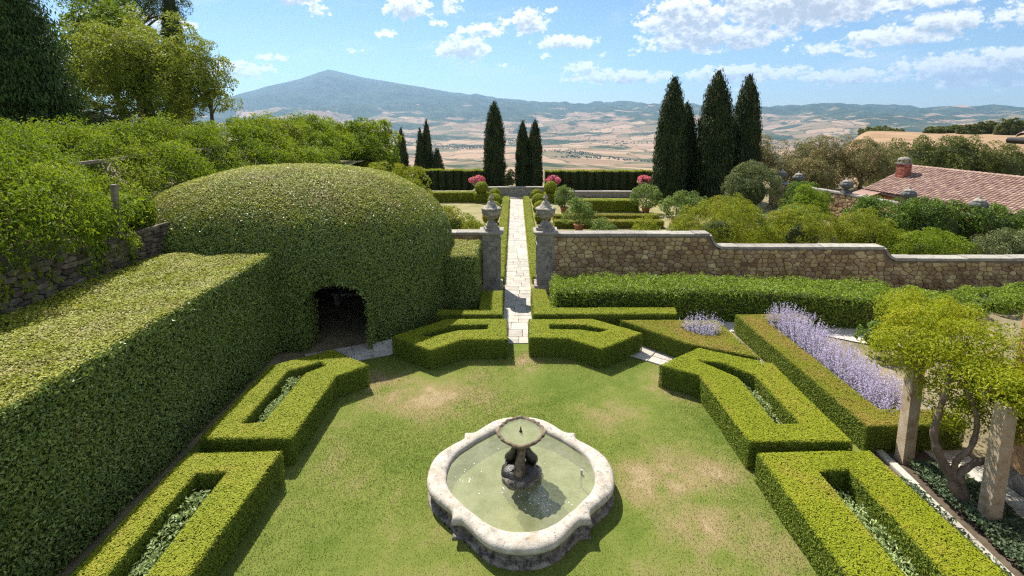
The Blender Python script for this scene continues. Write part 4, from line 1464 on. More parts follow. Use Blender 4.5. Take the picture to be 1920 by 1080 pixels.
def in_door(P):
    u = (P[:, 0] + 5.62) / 1.0
    return (P[:, 1] < DC[1] - 1) & (np.abs(u) < 1) & (P[:, 2] < 1.4 + .85 * np.sqrt(np.clip(1 - u * u, 0, 1)))


A = np.array(dome_rings)
g = Geo()
V = A.reshape(-1, 3)
cc = np.array([DC[0], DC[1], 1.5])
V = cc + (V - cc) * .978
q = []
for k in range(len(dome_rings) - 1):
    for i in range(NA):
        j = (i + 1) % NA
        q.append((k * NA + i, k * NA + j, (k + 1) * NA + j, (k + 1) * NA + i))
q = np.array(q)
q = q[~in_door(V[q].mean(1))]
g.add(V, q, 0, .5, True)
tp = len(dome_rings) - 1
g.add(V[tp * NA:], [tuple(range(NA))], 0)
P, N = sample_rings(dome_rings, 260000)
k = ~in_door(P) & ((P[:, 1] < DC[1] + 1.5) | (rng.random(len(P)) < .2))
P, N = P[k], N[k]
P = P + N * (.08 * fbm(P, .7, 3, 12) + rng.normal(0, .022, len(P)))[:, None]
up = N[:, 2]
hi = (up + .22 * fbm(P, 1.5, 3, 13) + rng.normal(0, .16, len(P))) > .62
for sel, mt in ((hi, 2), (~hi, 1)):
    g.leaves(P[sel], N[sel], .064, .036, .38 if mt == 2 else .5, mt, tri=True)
# leafy jambs of the doorway
nj = 5000
u = rng.uniform(-1, 1, nj)
side = rng.random(nj) < .55
jx = np.where(side, np.sign(u), u) * 1.0 - 5.62
jz = np.where(side, rng.uniform(0, 1.5, nj), 1.4 + .85 * np.sqrt(np.clip(1 - u * u, 0, 1)))
P = np.column_stack([jx, rng.uniform(15.15, 16.1, nj), jz]) + rng.normal(0, .05, (nj, 3))
g.leaves(P, np.column_stack([-(jx + 5.62), np.zeros(nj), np.where(side, .2, -1)]), .086, .042, .7, 1)
tag(put('leafy_dome', g, [M_core, M_laurel, M_laurel_top], (DC[0], DC[1], 0)), 'large clipped evergreen dome with an arched doorway left of the path', 'topiary')
# stone bench inside the arbour
bn = empty('stone_bench', (-6.4, 19.2, 0))
tag(bn, 'dim stone bench inside the arched doorway of the dome', 'bench')
put('seat', Geo().box((0, 0, .46), (1.6, .42, .09)), M_travdark, (0, 0, 0), bn)
for s in (-1, 1):
    put('leg', Geo().box((s * .6, 0, .205), (.18, .36, .41)), M_travdark, (0, 0, 0), bn)

g = hedge_geo([(-3.2, 18.05), (-1.42, 18.05), (-1.42, 20.55), (-3.2, 20.55)], 2.32, (), 1200, .06, .034, 0, .03, .7, .36, 2, 1, .05, .08, .12, 1.0, True, (2, 3))
tag(put('laurel_hedge', g, [M_core, M_laurel, M_laurel_top], (-2.3, 19.3, 0)), 'block of clipped laurel between the dome and the left gate pillar', 'hedge')

# ------------------------------------------------------------------ laurel row below the wall
poly = [(1.45, 17.6), (1.45, 19.3), (8.0, 19.25), (13.9, 18.6), (13.9, 16.85), (12.9, 16.65), (8.0, 17.5)]
g = hedge_geo(poly, 1.12, (), 560, .085, .045, 0, .05, .85, .6, 1, 1, .08, .1, .16)
P = sample_poly(poly, 6500)
P3 = np.column_stack([P, 1.1 + rng.uniform(0, .17, len(P)) * (1 + fbm(P, 2.2, 2, 6))])
g.leaves(P3, rng.normal(0, .6, (len(P), 3)) + [0, 0, 1], .10, .05, .8, 1, None, (0, 0, 1), .5)
tag(put('laurel_hedge', g, [M_core, M_laurel_row], (7.6, 18.2, 0)), 'long row of bright green laurel bushes below the rubble wall', 'hedge')
for k, (x, y, r_, h_) in enumerate(((14.6, 17.6, 1.1, 1.1), (16.6, 18.4, 1.2, .6), (18.6, 18.9, 1.2, .6), (20.6, 19.0, 1.3, .7))):
    shrub('laurel_bush', ['loose laurel bush at the right end of the laurel row', 'second loose bush under the lowest stretch of wall', 'third loose bush under the lowest stretch of wall',
                          'bush at the far right foot of the rubble wall'][k], 'shrub', (x, y, h_ * .45), (r_, r_ * .85, h_ * .62), 40, .32, 3200, .095, .045, M_laurel_row, 'loose bushes under the wall')


# ------------------------------------------------------------------ lavender-blue sage
def sage(label, c, rx, ry, h, n):
    root = empty('sage_bush', (c[0], c[1], 0))
    tag(root, label, 'flowers', 'lavender-blue sage bushes')
    st_, fw = Geo(), Geo()
    an = rng.uniform(0, 6.28, n)
    rr_ = np.sqrt(rng.uniform(0, 1, n))
    bx, by = np.cos(an) * rr_ * rx * .55, np.sin(an) * rr_ * ry * .55
    lean = np.column_stack([np.cos(an) * rr_ * rx * .5 + rng.normal(0, .08, n), np.sin(an) * rr_ * ry * .5 + rng.normal(0, .08, n)])
    hh = h * rng.uniform(.68, 1.05, n) * (1 - .25 * rr_ ** 2)
    B = np.column_stack([bx, by, np.zeros(n)])
    T = np.column_stack([bx + lean[:, 0], by + lean[:, 1], hh])
    d = unit(T - B)
    s_ = unit(np.cross(d, rng.normal(0, 1, (n, 3)))) * .006
    V = np.stack([B - s_, B + s_, T], 1)
    st_.add(V.reshape(-1, 3), np.arange(3 * n).reshape(-1, 3), 0, rng.uniform(0, 1, n))
    m_ = n * 5
    i = np.repeat(np.arange(n), 5)
    u = rng.uniform(.05, .45, m_)[:, None]
    P = B[i] + (T - B)[i] * u + rng.normal(0, .02, (m_, 3))
    st_.leaves(P, rng.normal(0, 1, (m_, 3)) + [0, 0, .4], .075, .03, .5, 0)
    per = 17
    i = np.repeat(np.arange(n), per)
    u = rng.uniform(.42, 1.04, n * per)[:, None]
    P = B[i] + (T - B)[i] * u + rng.normal(0, .022, (n * per, 3)) * (1.35 - u)
    fw.leaves(P, rng.normal(0, 1, (n * per, 3)) + [0, 0, .5], .038, .022, .5, 0)
    put('stems', st_, M_sage, (0, 0, 0), root)
    put('flower_spikes', fw, M_sageflower, (0, 0, 0), root)


sage('lavender-blue sage bush standing in the bronzed triangle hedge', (5.95, 15.35), .62, .45, 1.25, 210)
SAGE = [(8.95, 15.75, 1.35, 'farthest of the sage bushes in the long hedge'), (9.0, 14.9, 1.3, 'second farthest sage bush inside the long bronzed hedge'), (9.1, 14.0, 1.15, 'middle sage bush inside the long bronzed hedge'),
        (9.15, 13.1, 1.15, 'sage bush just beyond the middle of the long bed, above the bronzed hedge'), (9.2, 12.2, 1.1, 'second nearest sage bush, behind the pergola post'), (9.15, 11.45, 1.05, 'nearest sage bush, at the pergola post')]
for x, y, h_, lab in SAGE:
    sage(lab, (x, y), .72, .66, h_, 300)
shrub('rose_bush', 'small leafy rose bush by the gravel path behind the sage', 'shrub', (11.3, 15.0, .55), (.65, .5, .6), 22, .22, 900, .09, .05, M_darkbush)

# ------------------------------------------------------------------ left pergola smothered in wisteria
pg = empty('pergola', (-14.7, 5.0, 4.0))
tag(pg, 'long pergola on the upper terrace, its posts half hidden by vines', 'pergola')
for k in range(16):
    yy = 2.0 * k + .4
    for x in (.45, -1.6):
        put('post', Geo().box((x, yy, .85), (.20, .20, 1.7), 0), M_timber, (x, yy, 0), pg)
    put('crossbeam', Geo().box((-.575, yy, 1.76), (2.5, .12, .12)), M_timber, (0, yy, 1.76), pg)
for x in (.45, -1.6):
    put('rail', Geo().box((x, 16.4, 1.87), (.12, 33, .10)), M_timber, (x, 16.4, 1.87), pg)

g = Geo()
# clumps over the roof and down the garden side, thinner with distance
nb = 1500
yy = 5.0 + 36.5 * rng.random(nb) ** 1.25
u = rng.random(nb)
front = u < .68
sl_ = rng.random(nb)
cx = np.where(front, -11.2 - 2.5 * sl_ + rng.normal(0, .16, nb), rng.uniform(-15.8, -13.3, nb))
cz = np.where(front, 4.25 + 2.1 * sl_ ** .75 + rng.normal(0, .15, nb) + .25 * vnoise(np.column_stack([yy, yy * 0]), .5, 3), 6.3 + rng.normal(0, .16, nb))
def vine_back(y):
    """the vine stands back where the dome bulges out"""
    a_ = np.clip((y - 13.6) / 2.6, 0, 1)
    b_ = np.clip((y - 23.5) / 3, 0, 1)
    return -1.9 * a_ * a_ * (3 - 2 * a_) * (1 - .6 * b_)


cx = cx + vine_back(yy)
cz = cz + .8 * fbm(np.column_stack([cx, yy]), .5, 3, 15)
bs = rng.uniform(.28, .85, nb) ** 1.2
cnt = (128 * (bs / .5) ** 2 * np.interp(yy, [5, 12, 20, 40], [.7, 1.25, .62, .3])).astype(int)
idx = np.repeat(np.arange(nb), cnt)
n = len(idx)
S = unit(rng.normal(0, 1, (n, 3)) + np.column_stack([np.where(front, .45, .1), np.zeros(nb), np.full(nb, .75)])[idx])
P = np.column_stack([cx, yy, cz])[idx] + S * bs[idx][:, None] * rng.uniform(.5, 1.08, (n, 1)) * np.array([1, 1, .8])
tn = np.clip(.48 + np.repeat(rng.normal(0, .24, nb), cnt) + rng.normal(0, .17, n), 0, 1)
lsz = np.interp(P[:, 1], [5, 15, 40], [1.0, 1.0, 1.7])
g.leaves(P, unit(S + np.array([0, 0, .5])), .125 * lsz, .045 * lsz, .6, 1, tn, (.25, 0, -1), .5)
# hanging sprays below the edge
nb2 = 230
for k in range(nb2):
    y0, x0, z0 = 5 + 9.2 * rng.random(), -11.2 + rng.normal(0, .16), rng.uniform(3.9, 5.2)
    m_ = 30
    u = rng.random(m_)
    P = np.column_stack([x0 + .25 * u + rng.normal(0, .05, m_), y0 + rng.normal(0, .06, m_), z0 - u * rng.uniform(.3, .9)])
    g.leaves(P, rng.normal(0, .5, (m_, 3)) + [1, 0, .3], .12, .045, .5, 1, None, (.3, 0, -1), .6)
foli = put('foliage', g, [M_core, M_wist], (-13, 20, 4))
tw = empty('wisteria_vine', (-13, 20, 4.0))
tag(tw, 'mass of bright green wisteria covering the left pergola roof and edge', 'vine')
foli.parent = tw
foli.location = (0, 0, 0)
for k in range(16):
    t_ = Geo()
    y0 = rng.uniform(5, 12.5)
    zz = rng.uniform(4.4, 5.6)
    pts = [(-11.5 + .2 * rng.normal(), y0 + .35 * i + .1 * rng.normal(), zz + .22 * rng.normal()) for i in range(6)]
    t_.tube(smooth_pts(np.array(pts) - [-13, 20, 4.0], 4), .016, 5)
    put('tendril', t_, M_bark2, (0, 0, 0), tw)
for y0 in (9.4, 13.5, 17.5, 21.5, 26):
    t_ = Geo()
    t_.tube(smooth_pts(np.array([(-12.9, y0, 4.0), (-13.0, y0 + .2, 4.4), (-13.6, y0 + .1, 4.8), (-14.2, y0 + .3, 5.2)]) - [-13, 20, 4.0], 4), np.linspace(.09, .05, 13), 7)
    put('vine_stem', t_, M_bark2, (0, 0, 0), tw)
for k, (y0, lab) in enumerate(((12.3, 'short grey timber post in front of the vine, farther from the dome'), (14.2, 'short grey timber post in front of the vine, close to the dome'))):
    o = put('vine_post', Geo().box((0, 0, .75), (.13, .13, 1.5)), M_timber)
    o.location = (-11.35, y0, 4.0)
    tag(o, lab, 'post')
# rounded end of the vine where it spills over beyond the dome
shrub('climbing_vine', 'rounded mass of wisteria at the far end of the left pergola', 'vine', (-12.6, 41.5, 4.3), (3.0, 3.4, 2.9), 120, .62, 9000, .24, .10, M_wist, low=-.8)
shrub('grass_tuft_shrub', 'pale feathery shrub between the pergola end and the far clipped hedge', 'shrub', (-9.3, 39.5, 1.6), (2.0, 1.4, 1.9), 60, .45, 3600, .26, .06, M_bush, low=-.8)
shrub('feathery_shrub', 'wispy light green shrub rising just behind the dome', 'shrub', (-7.4, 29, 2.9), (2.6, 1.6, 1.9), 70, .45, 4200, .22, .06, M_bush, low=-.6)

# ------------------------------------------------------------------ trees on the upper terrace
def broad_conifer(label, loc, h, r, n, seed):
    root = empty('yew_tree', loc)
    tag(root, label, 'tree', 'dark conifers at the upper left')
    put('crown', cypress_geo(h, r, n, .17, .08, seed, base_r=.95, pow_=1.35, lump=.42), [M_core, M_yew], (0, 0, 0), root)
    put('trunk', Geo().tube([(0, 0, -.3), (0, 0, .5), (0, 0, h * .4)], [.3, .26, .15], 9), M_bark, (0, 0, 0), root)


broad_conifer('broad dark conifer, right one of the pair at the left edge', (-22.1, 22.5, 5.5), 10.0, 2.45, 36000, 3)
broad_conifer('broad dark conifer cut by the left edge of the picture', (-25.0, 21.5, 5.6), 9.0, 2.3, 22000, 5)
tree('oak_tree', 'large olive-green spreading tree with dark forked trunk above the vines', (-21.8, 30.5, 6.0), 2.2, .30, (-21.5, 30.2, 9.9), (4.2, 3.6, 3.7), 260, .7, 40000, .17, .08, M_oak, 16, None, low=-.95, shell=(.3, 1.0))
tree('elm_tree', 'bright green leafy tree behind the dark conifer', (-27.6, 36, 6.2), 2.4, .26, (-28.2, 36, 11.0), (4.2, 3.0, 4.8), 200, .9, 24000, .25, .13, M_elm, 12, None, low=-.6, shell=(.35, 1.0))
tree('pine_tree', 'dark pine crown at the top edge behind the green tree', (-33.5, 46, 6.4), 6.5, .3, (-33.5, 46, 16.6), (5.0, 4, 2.2), 110, .8, 9000, .35, .06, M_yew, 10, None, low=-.4)
cypress('tall cypress rising behind the large spreading tree at the top edge', (-29.4, 45, 6.5), 12.5, 1.05, 5000, .3, .1, 31, 'cypresses on the upper terrace')
tree('small_tree', 'loose light green small tree at the right edge of the spreading tree', (-18.6, 31.5, 5.4), 1.6, .14, (-18.7, 31.5, 9.0), (1.7, 1.6, 2.9), 70, .5, 5200, .17, .07, M_oak, 10, None, low=-.7, shell=(.3, 1.0))
UL = [(-12.3, 15.3, 4.35, 1.0, .55, M_wist, 'low leafy growth on the wall top where the vine meets the dome'), (-23.0, 27.5, 6.6, 1.6, .9, M_greybush, 'greyish bush at the foot of the dark conifer'), (-17.6, 27.0, 6.2, 1.8, .9, M_oak, 'low dark bush below the spreading tree'),
      (-14.9, 31.0, 6.3, 1.7, .9, M_oak, 'low bush on the terrace right of the spreading tree'), (-25.5, 30, 7.0, 2.2, 1.4, M_greybush, 'dull green bush between the dark conifer and the tree trunk'),
      (-18.5, 16.5, 6.4, 1.7, .9, M_wist, 'bright bush at the left edge under the dark conifer')]
for x, y, z, r_, h_, mt, lab in UL:
    shrub('terrace_bush', lab, 'shrub', (x, y, z), (r_, r_ * .8, h_), 45, .42, 2600, .17, .08, mt, 'bushes on the upper terrace')

# ------------------------------------------------------------------ right pergola, wisteria and house
def stone_post(x, y, label):
    o = put('pergola_post', Geo().loft([np.array([(-.12, -.12, 0), (.12, -.12, 0), (.12, .12, 0), (-.12, .12, 0)]), np.array([(-.116, -.116, 1.2), (.116, -.116, 1.2), (.116, .116, 1.2), (-.116, .116, 1.2)]),
                                        np.array([(-.112, -.112, 2.4), (.112, -.112, 2.4), (.112, .112, 2.4), (-.112, .112, 2.4)])], 0, .5, True, True, True, False), M_post)
    o.location = (x, y, 0)
    return tag(o, label, 'post', 'stone posts of the right pergola')


M_post = surf_mat('pergola_post_stone', [(0.3, (.30, .20, .11)), (0.5, (.43, .33, .22)), (0.8, (.54, .46, .36))], 5, 7, 0.9, 0.4, 40, spots=[((.30, .17, .07), 4, .55, .72, .6), ((.15, .12, .09), 12, .62, .72, .5)])
stone_post(8.46, 10.02, 'square travertine pergola post at the near end of the sage hedge')
stone_post(8.70, 8.3, 'square travertine pergola post beside the twisted vine trunks, nearest the camera')
for k, (y0, lab) in enumerate(((8.3, 'timber beam from the nearest pergola post to the house'), (10.02, 'timber beam from the second pergola post to the house'))):
    o = put('pergola_beam', Geo().box((0, 0, 0), (1.35, .12, .14)), M_timber)
    o.location = (9.2, y0 + .3, 2.475)
    tag(o, lab, 'beam')
vr = empty('wisteria_vine', (8.6, 8.8, 0))
tag(vr, 'yellow-green wisteria with twisted trunks climbing the right pergola', 'vine')
g = Geo()
VB = [(7.5, 9.4, 2.85, .75), (8.1, 9.2, 3.0, .7), (8.7, 9.0, 3.0, .75), (9.3, 8.8, 2.95, .75), (7.9, 9.8, 2.8, .7), (8.6, 9.9, 2.95, .8), (9.4, 9.8, 3.05, .8), (8.3, 10.8, 2.75, .7), (9.1, 10.8, 2.85, .8), (9.7, 10.9, 3.0, .7),
      (9.0, 11.2, 2.75, .6), (9.7, 11.6, 2.85, .6), (7.9, 8.9, 2.0, .55), (8.4, 8.7, 2.1, .6), (8.9, 8.5, 2.4, .6), (9.4, 8.3, 2.5, .6), (9.5, 8.1, 2.0, .5), (9.0, 8.4, 1.75, .5), (9.6, 7.6, 2.6, .6),
      (9.1, 7.7, 2.6, .55), (8.2, 8.7, 1.55, .35), (8.5, 9.0, 1.2, .25), (9.8, 9.2, 2.3, .6), (7.2, 9.7, 2.6, .4), (9.0, 9.4, 2.3, .7), (10.2, 10.5, 2.9, .6), (8.7, 8.2, 2.7, .6), (9.0, 7.9, 2.55, .6), (9.3, 7.6, 2.35, .55), (8.3, 8.3, 2.75, .55), (8.45, 9.7, 2.65, .5), (9.3, 7.9, 2.9, .5), (7.75, 9.2, 2.45, .5), (8.1, 10.2, 2.9, .5), (8.8, 7.7, 2.6, .5), (9.3, 7.4, 2.5, .5), (9.7, 7.2, 2.4, .5), (9.5, 7.7, 2.0, .4), (9.0, 7.5, 2.25, .35)]
for (x, y, z, r_) in VB:
    if z > 2.2:
        z -= .12
    if x < 8.5:
        x += .42
    if x < 9.4:
        x += .3
    y += .5
    clump_crown(g, (x - 8.6, y - 8.8, z), (r_, r_, r_ * .62), 15, .27, int(1050 * r_ / .7), .075, .030, 0, .7, -.6, None, (0, 0, -1), .35, tint0=.5)
for (x, y, z, r_) in [(8.75, 8.25, 2.55, .5), (9.2, 8.1, 2.5, .55), (9.6, 8.0, 2.4, .5), (9.0, 8.6, 2.6, .55), (8.5, 8.8, 2.5, .45), (9.4, 7.7, 2.2, .45), (8.9, 8.9, 2.2, .45), (8.5, 9.9, 2.5, .4), (8.35, 9.5, 2.65, .45),
                      (8.5, 9.0, 1.8, .4), (9.35, 8.4, 1.75, .45), (9.7, 8.3, 2.7, .5), (8.75, 8.2, 2.75, .4), (9.75, 7.6, 2.5, .45)]:
    clump_crown(g, (x - 8.6, y - 8.8, z), (r_, r_, r_ * .62), 15, .25, int(1050 * r_ / .7), .075, .030, 0, .7, -.6, None, (0, 0, -1), .35)
put('foliage', g, [M_wist2], (0, 0, 0), vr)
V0 = np.array([8.6, 8.8, 0])
trunks = [[(8.62, 8.55, -.1), (8.42, 8.75, .45), (8.18, 8.85, .95), (8.08, 8.95, 1.35), (8.2, 9.05, 1.75), (8.35, 9.1, 2.4), (8.5, 9.3, 2.7)],
          [(8.66, 8.6, -.1), (8.55, 8.7, .4), (8.45, 8.7, .75), (8.62, 8.6, 1.05), (8.8, 8.5, 1.25), (8.85, 8.5, 1.7), (8.9, 8.7, 2.5)],
          [(8.58, 8.62, .1), (8.40, 8.75, .6), (8.36, 8.72, 1.0), (8.5, 8.62, 1.35), (8.6, 8.7, 1.9), (8.4, 8.9, 2.6)]]
for k, tr_ in enumerate(trunks):
    put('trunk', Geo().tube(smooth_pts(np.array(tr_) - V0, 5), np.linspace(.10 - .02 * k, .04, 31) * (1 + .18 * np.sin(np.arange(31) * 1.7)), 9), M_bark2, (0, 0, 0), vr)
for k in range(7):
    t_ = Geo()
    s_ = np.array([rng.uniform(8.7, 9.5), rng.uniform(8.6, 10.6), rng.uniform(2.2, 2.45)])
    t_.tube(smooth_pts([s_ - V0, s_ - V0 + [rng.normal(0, .4), rng.normal(0, .4), rng.uniform(.1, .3)], s_ - V0 + [rng.normal(0, .3), rng.normal(0, .3), rng.uniform(.1, .4)]], 4), np.linspace(.03, .012, 9), 5)
    put('branch', t_, M_bark2, (0, 0, 0), vr)

# groundcover under the pergola
P = sample_poly([(8.2, 5.2), (9.3, 5.2), (9.35, 9.0), (9.2, 9.8), (8.35, 9.8)], 9000)
P = np.vstack([P, sample_poly([(7.62, 5.2), (7.95, 5.2), (8.0, 9.3), (7.7, 9.3)], 900)])
zz = .05 + (.16 + .14 * fbm(P, 1.8, 3, 77)) * rng.uniform(.2, 1, len(P)) ** .5
g = Geo().leaves(np.column_stack([P, np.maximum(zz, .03)]), np.tile([0, 0, 1.], (len(P), 1)), .085, .045, .75, 0)
tag(put('groundcover', g, M_ground, (8.8, 8, 0)), 'silvery green groundcover under the right pergola', 'groundcover', None, 'stuff')

hs = empty('villa', (12.4, 6.4, 0))
tag(hs, 'ochre rendered house wall and tiled eave at the right edge', 'house')
put('wall', Geo().box((.12, -.65, 3.45), (4.9, 7.6, 6.9)), M_ochre, (0, 0, 0), hs)
put('plinth', Geo().box((.12, -.65, .2), (4.96, 7.66, .4)), M_pillar, (0, 0, 0), hs)
g = Geo()
g.box((.3, -.7, 7.0), (5.8, 8.5, .06))
put('eave_board', g, M_timber, (0, 0, 0), hs)
g = Geo()
x0, x1, y0, y1 = -2.45, 3.2, -5.0, 3.55
g.add([(x0, y0, 7.04), (x1, y0, 7.04), (x1, y1, 7.04), (x0, y1, 7.04), (.3, -2, 7.9), (.3, 1, 7.9)], [(0, 1, 4), (1, 2, 5, 4), (2, 3, 5), (3, 0, 4, 5)])
roof = put('roof', g, M_tile, (0, 0, 0), hs)
for k in range(14):
    yk = 3.55 - .17 - k * .34
    a = np.linspace(-math.pi * .5, math.pi * .5, 6)
    prof = lambda xx, zz: np.column_stack([np.full(6, xx), yk + .13 * np.sin(a), zz + .09 * np.cos(a)])
    put('tile', Geo().loft([prof(-2.64, 7.04), prof(-1.9, 7.28)], 0, rng.uniform(0, 1), False), M_tile, (0, 0, 0), roof)
for k in range(10):
    xk = -2.6 + .17 + k * .34
    a = np.linspace(-math.pi * .5, math.pi * .5, 6)
    prof = lambda yy, zz: np.column_stack([xk + .13 * np.sin(a), np.full(6, yy), zz + .09 * np.cos(a)])
    put('tile', Geo().loft([prof(3.6, 7.04), prof(2.9, 7.28)], 0, rng.uniform(0, 1), False), M_tile, (0, 0, 0), roof)
put('gutter', Geo().tube([(-2.68, -5, 6.97), (-2.68, 3.6, 6.97), (-2.62, 3.64, 6.97), (3, 3.64, 6.97)], .06, 8), M_metal, (0, 0, 0), hs)

# ------------------------------------------------------------------ the walled lemon garden beyond the gate
def small_hedge(label, x0, x1, y0, y1, h, dens=260, mat=None, L=.085, W=.05):
    geo = hedge_geo([(x0, y0), (x1, y0), (x1, y1), (x0, y1)], h, (), dens * 1.6, L, W, 0, .02, .5, tri=True)
    return tag(put('box_hedge', geo, [M_boxcore, mat or M_box], ((x0 + x1) / 2, (y0 + y1) / 2, 0)), label, 'hedge', 'clipped hedges of the lemon garden')


small_hedge('low box edging along the left side of the path beyond the gate', -.98, -.48, 21.6, 43.6, .36, 420, None, .06, .04)
small_hedge('low box edging along the right side of the path beyond the gate', .76, 1.26, 21.6, 43.6, .36, 420, None, .06, .04)
small_hedge('tall clipped hedge block left of the path near the exedra', -7.6, -3.45, 42.3, 43.3, .86)
small_hedge('tall clipped hedge block right of the path near the exedra', 4.5, 9.5, 38.0, 39.1, .92)
small_hedge('square clipped block under the left topiary ball', -3.4, -2.25, 42.0, 43.1, .80)
small_hedge('square clipped block under the right topiary ball', 2.5, 3.6, 42.0, 43.1, .80)
small_hedge('far strip of bronzed low hedge in the right bed', 2.7, 10.1, 34.7, 35.4, .45, 260, M_boxdry)
small_hedge('near strip of bronzed low hedge in the right bed', 2.6, 9.8, 32.5, 33.3, .48, 260, M_boxdry)
small_hedge('bronzed low hedge between the flowering shrubs at the right', 10.6, 16.6, 29.0, 30.0, .6, 220, M_boxdry)

bm_rings = []
a = np.linspace(0, 2 * math.pi, 20, endpoint=False)
for ph in np.linspace(-1.0, 1.5, 12):
    bm_rings.append(np.column_stack([np.cos(a) * math.cos(ph), np.sin(a) * math.cos(ph), np.full(20, math.sin(ph))]) * .55 + [0, 0, .46])
gb = Geo().loft([(k - [0, 0, .46]) * .93 + [0, 0, .46] for k in bm_rings], 0, .5, True, True, True)
P, N = sample_rings(bm_rings, 2600)
gb.leaves(P + N * rng.normal(0, .012, (2600, 1)), N, .085, .05, .4, 1, tri=True)
ball_me = gb.mesh('topiary_ball', [M_boxcore, M_box])
BALLS = [(-2.82, 42.55, .80, 1.0, 'left topiary ball standing on a square clipped block'), (3.05, 42.55, .80, 1.0, 'right topiary ball standing on a square clipped block'),
         (-1.72, 43.9, 0, .98, 'topiary ball left of the path, nearest the exedra'), (-1.6, 40.6, 0, 1.05, 'second topiary ball from the exedra, left of the path'), (-1.6, 37.3, 0, 1.05, 'third topiary ball from the exedra, left of the path'),
         (-1.65, 34.2, 0, 1.05, 'fourth topiary ball from the exedra, left of the path'), (-1.7, 29.6, 0, 1.05, 'topiary ball just behind the left gate urn'),
         (1.95, 43.9, 0, .98, 'topiary ball right of the path, nearest the exedra'), (1.95, 40.6, 0, 1.05, 'second topiary ball from the exedra, right of the path'), (1.95, 37.3, 0, 1.05, 'third topiary ball from the exedra, right of the path'),
         (1.95, 34.2, 0, 1.05, 'fourth topiary ball from the exedra, right of the path'), (1.95, 29.6, 0, 1.05, 'topiary ball just behind the right gate urn')]
for x, y, z, s, lab in BALLS:
    o = link('topiary_ball', ball_me, (x, y, z - .02), rng.uniform(0, 6))
    o.scale = (s * rng.uniform(.95, 1.05), s, s * rng.uniform(.93, 1.02))
    tag(o, lab, 'topiary', 'box balls along the path')


def lemon(label, x, y, s, ch):
    root = empty('potted_lemon_tree', (x, y, 0))
    tag(root, label, 'potted tree', 'lemon trees in terracotta pots')
    put('pot', Geo().lathe([(.0, .0), (.22, .0), (.30, .40), (.34, .42), (.34, .50), (.30, .50), (.28, .46), (.0, .45)], 20, cap=False), M_terra, (0, 0, 0), root)
    put('trunk', Geo().tube([(0, 0, .4), (.02, .01, .9), (0, 0, 1.2)], [.045, .04, .03], 7), M_bark, (0, 0, 0), root)
    g = Geo()
    clump_crown(g, (0, 0, ch - .1), (s * 1.1, s * 1.1, s), 46, .28 * s / .8, 3000, .13, .07, 0, .7, -.9)
    put('crown', g, [M_lemon], (0, 0, 0), root)


lemon('potted lemon tree beside the right topiary block', 3.75, 37.6, .78, 1.45)
lemon('potted lemon tree at the left end of the near bronzed hedge', 4.1, 31.6, .95, 1.35)
lemon('potted lemon tree in front of the exedra scroll', 9.9, 37.6, .98, 1.4)
lemon('potted lemon tree at the right end of the bronzed hedges', 10.9, 33.6, 1.05, 1.3)
shrub('flowering_shrub', 'yellow-green shrub left of the path, behind the left gate urn', 'shrub', (-3.1, 25.2, 1.4), (1.35, 1.1, 1.65), 70, .36, 5500, .10, .05, M_bush)
shrub('flowering_shrub', 'second yellow-green shrub close behind the left gate pillar', 'shrub', (-2.0, 23.6, 1.2), (.75, .7, 1.3), 32, .3, 1800, .09, .045, M_bush)
RS = [((9.9, 24.3, 1.6), (2.4, 1.5, 1.95), M_bush, 'broad yellow-green shrub behind the highest stretch of wall'), ((14.3, 24.6, 1.35), (2.2, 1.4, 1.7), M_bush, 'yellow-green shrub behind the middle stretch of wall'),
      ((17.6, 25.0, 1.1), (1.8, 1.3, 1.6), M_bush, 'light green shrub behind the second wall step'), ((19.6, 23.6, .9), (2.2, 1.2, 1.15), M_wist, 'bright green low shrub along the lowest wall coping'),
      ((4.3, 24.2, 1.2), (.7, .7, 1.2), M_lemon, 'slender leafy plant left behind the highest stretch of wall'), ((6.3, 24.0, 1.3), (.9, .7, 1.25), M_bush, 'small green shrub behind the middle of the highest wall'),
      ((12.2, 33.6, 1.0), (1.0, .9, 1.2), M_lemon, 'leafy shrub below the tall cypress group'), ((24.2, 23.6, .8), (2.4, 1.2, 1.1), M_greybush, 'dull green shrub at the far right above the wall'),
      ((12.3, 28.0, .9), (1.5, 1.1, 1.2), M_bush, 'light green shrub between the bronzed hedge and the broad yellow-green shrub'), ((15.8, 28.3, 1.0), (1.6, 1.1, 1.3), M_lemon, 'grey-green leafy shrub behind the middle wall shrubs'),
      ((14.0, 33.0, 1.0), (1.7, 1.2, 1.3), M_bush, 'fresh green shrub below the middle cypress'), ((17.0, 29.5, 1.0), (1.2, 1.0, 1.3), M_bush, 'yellow-green shrub left of the side wall foot')]
for c, rd, mt, lab in RS:
    shrub('garden_shrub', lab, 'shrub', c, rd, int(38 * rd[0]), .40, int(3200 * rd[0]), .10, .05, mt, 'shrubs above the rubble wall', along=(0, 0, 1), alongw=.3, core=.36)
BS = [((19.9, 27.0, 1.3), (1.9, 1.5, 1.85), M_darkbush, 'left dark glossy shrub in front of the tiled cottage'), ((22.6, 26.6, 1.3), (2.2, 1.6, 1.75), M_darkbush, 'middle glossy shrub with yellow sprays in front of the tiled cottage'),
      ((25.7, 26.2, 1.1), (2.2, 1.6, 1.75), M_darkbush, 'right dark glossy shrub in front of the tiled cottage'), ((16.9, 36.0, 1.9), (2.2, 1.7, 2.1), M_greybush, 'big grey-green shrub right of the cypress group'),
      ((19.2, 33.0, 1.5), (1.7, 1.3, 1.7), M_darkbush, 'dark leafy shrub left of the side wall'), ((18.3, 31.0, 1.3), (1.0, 1.0, 1.7), M_wist, 'upright bright green bush at the end of the side wall')]
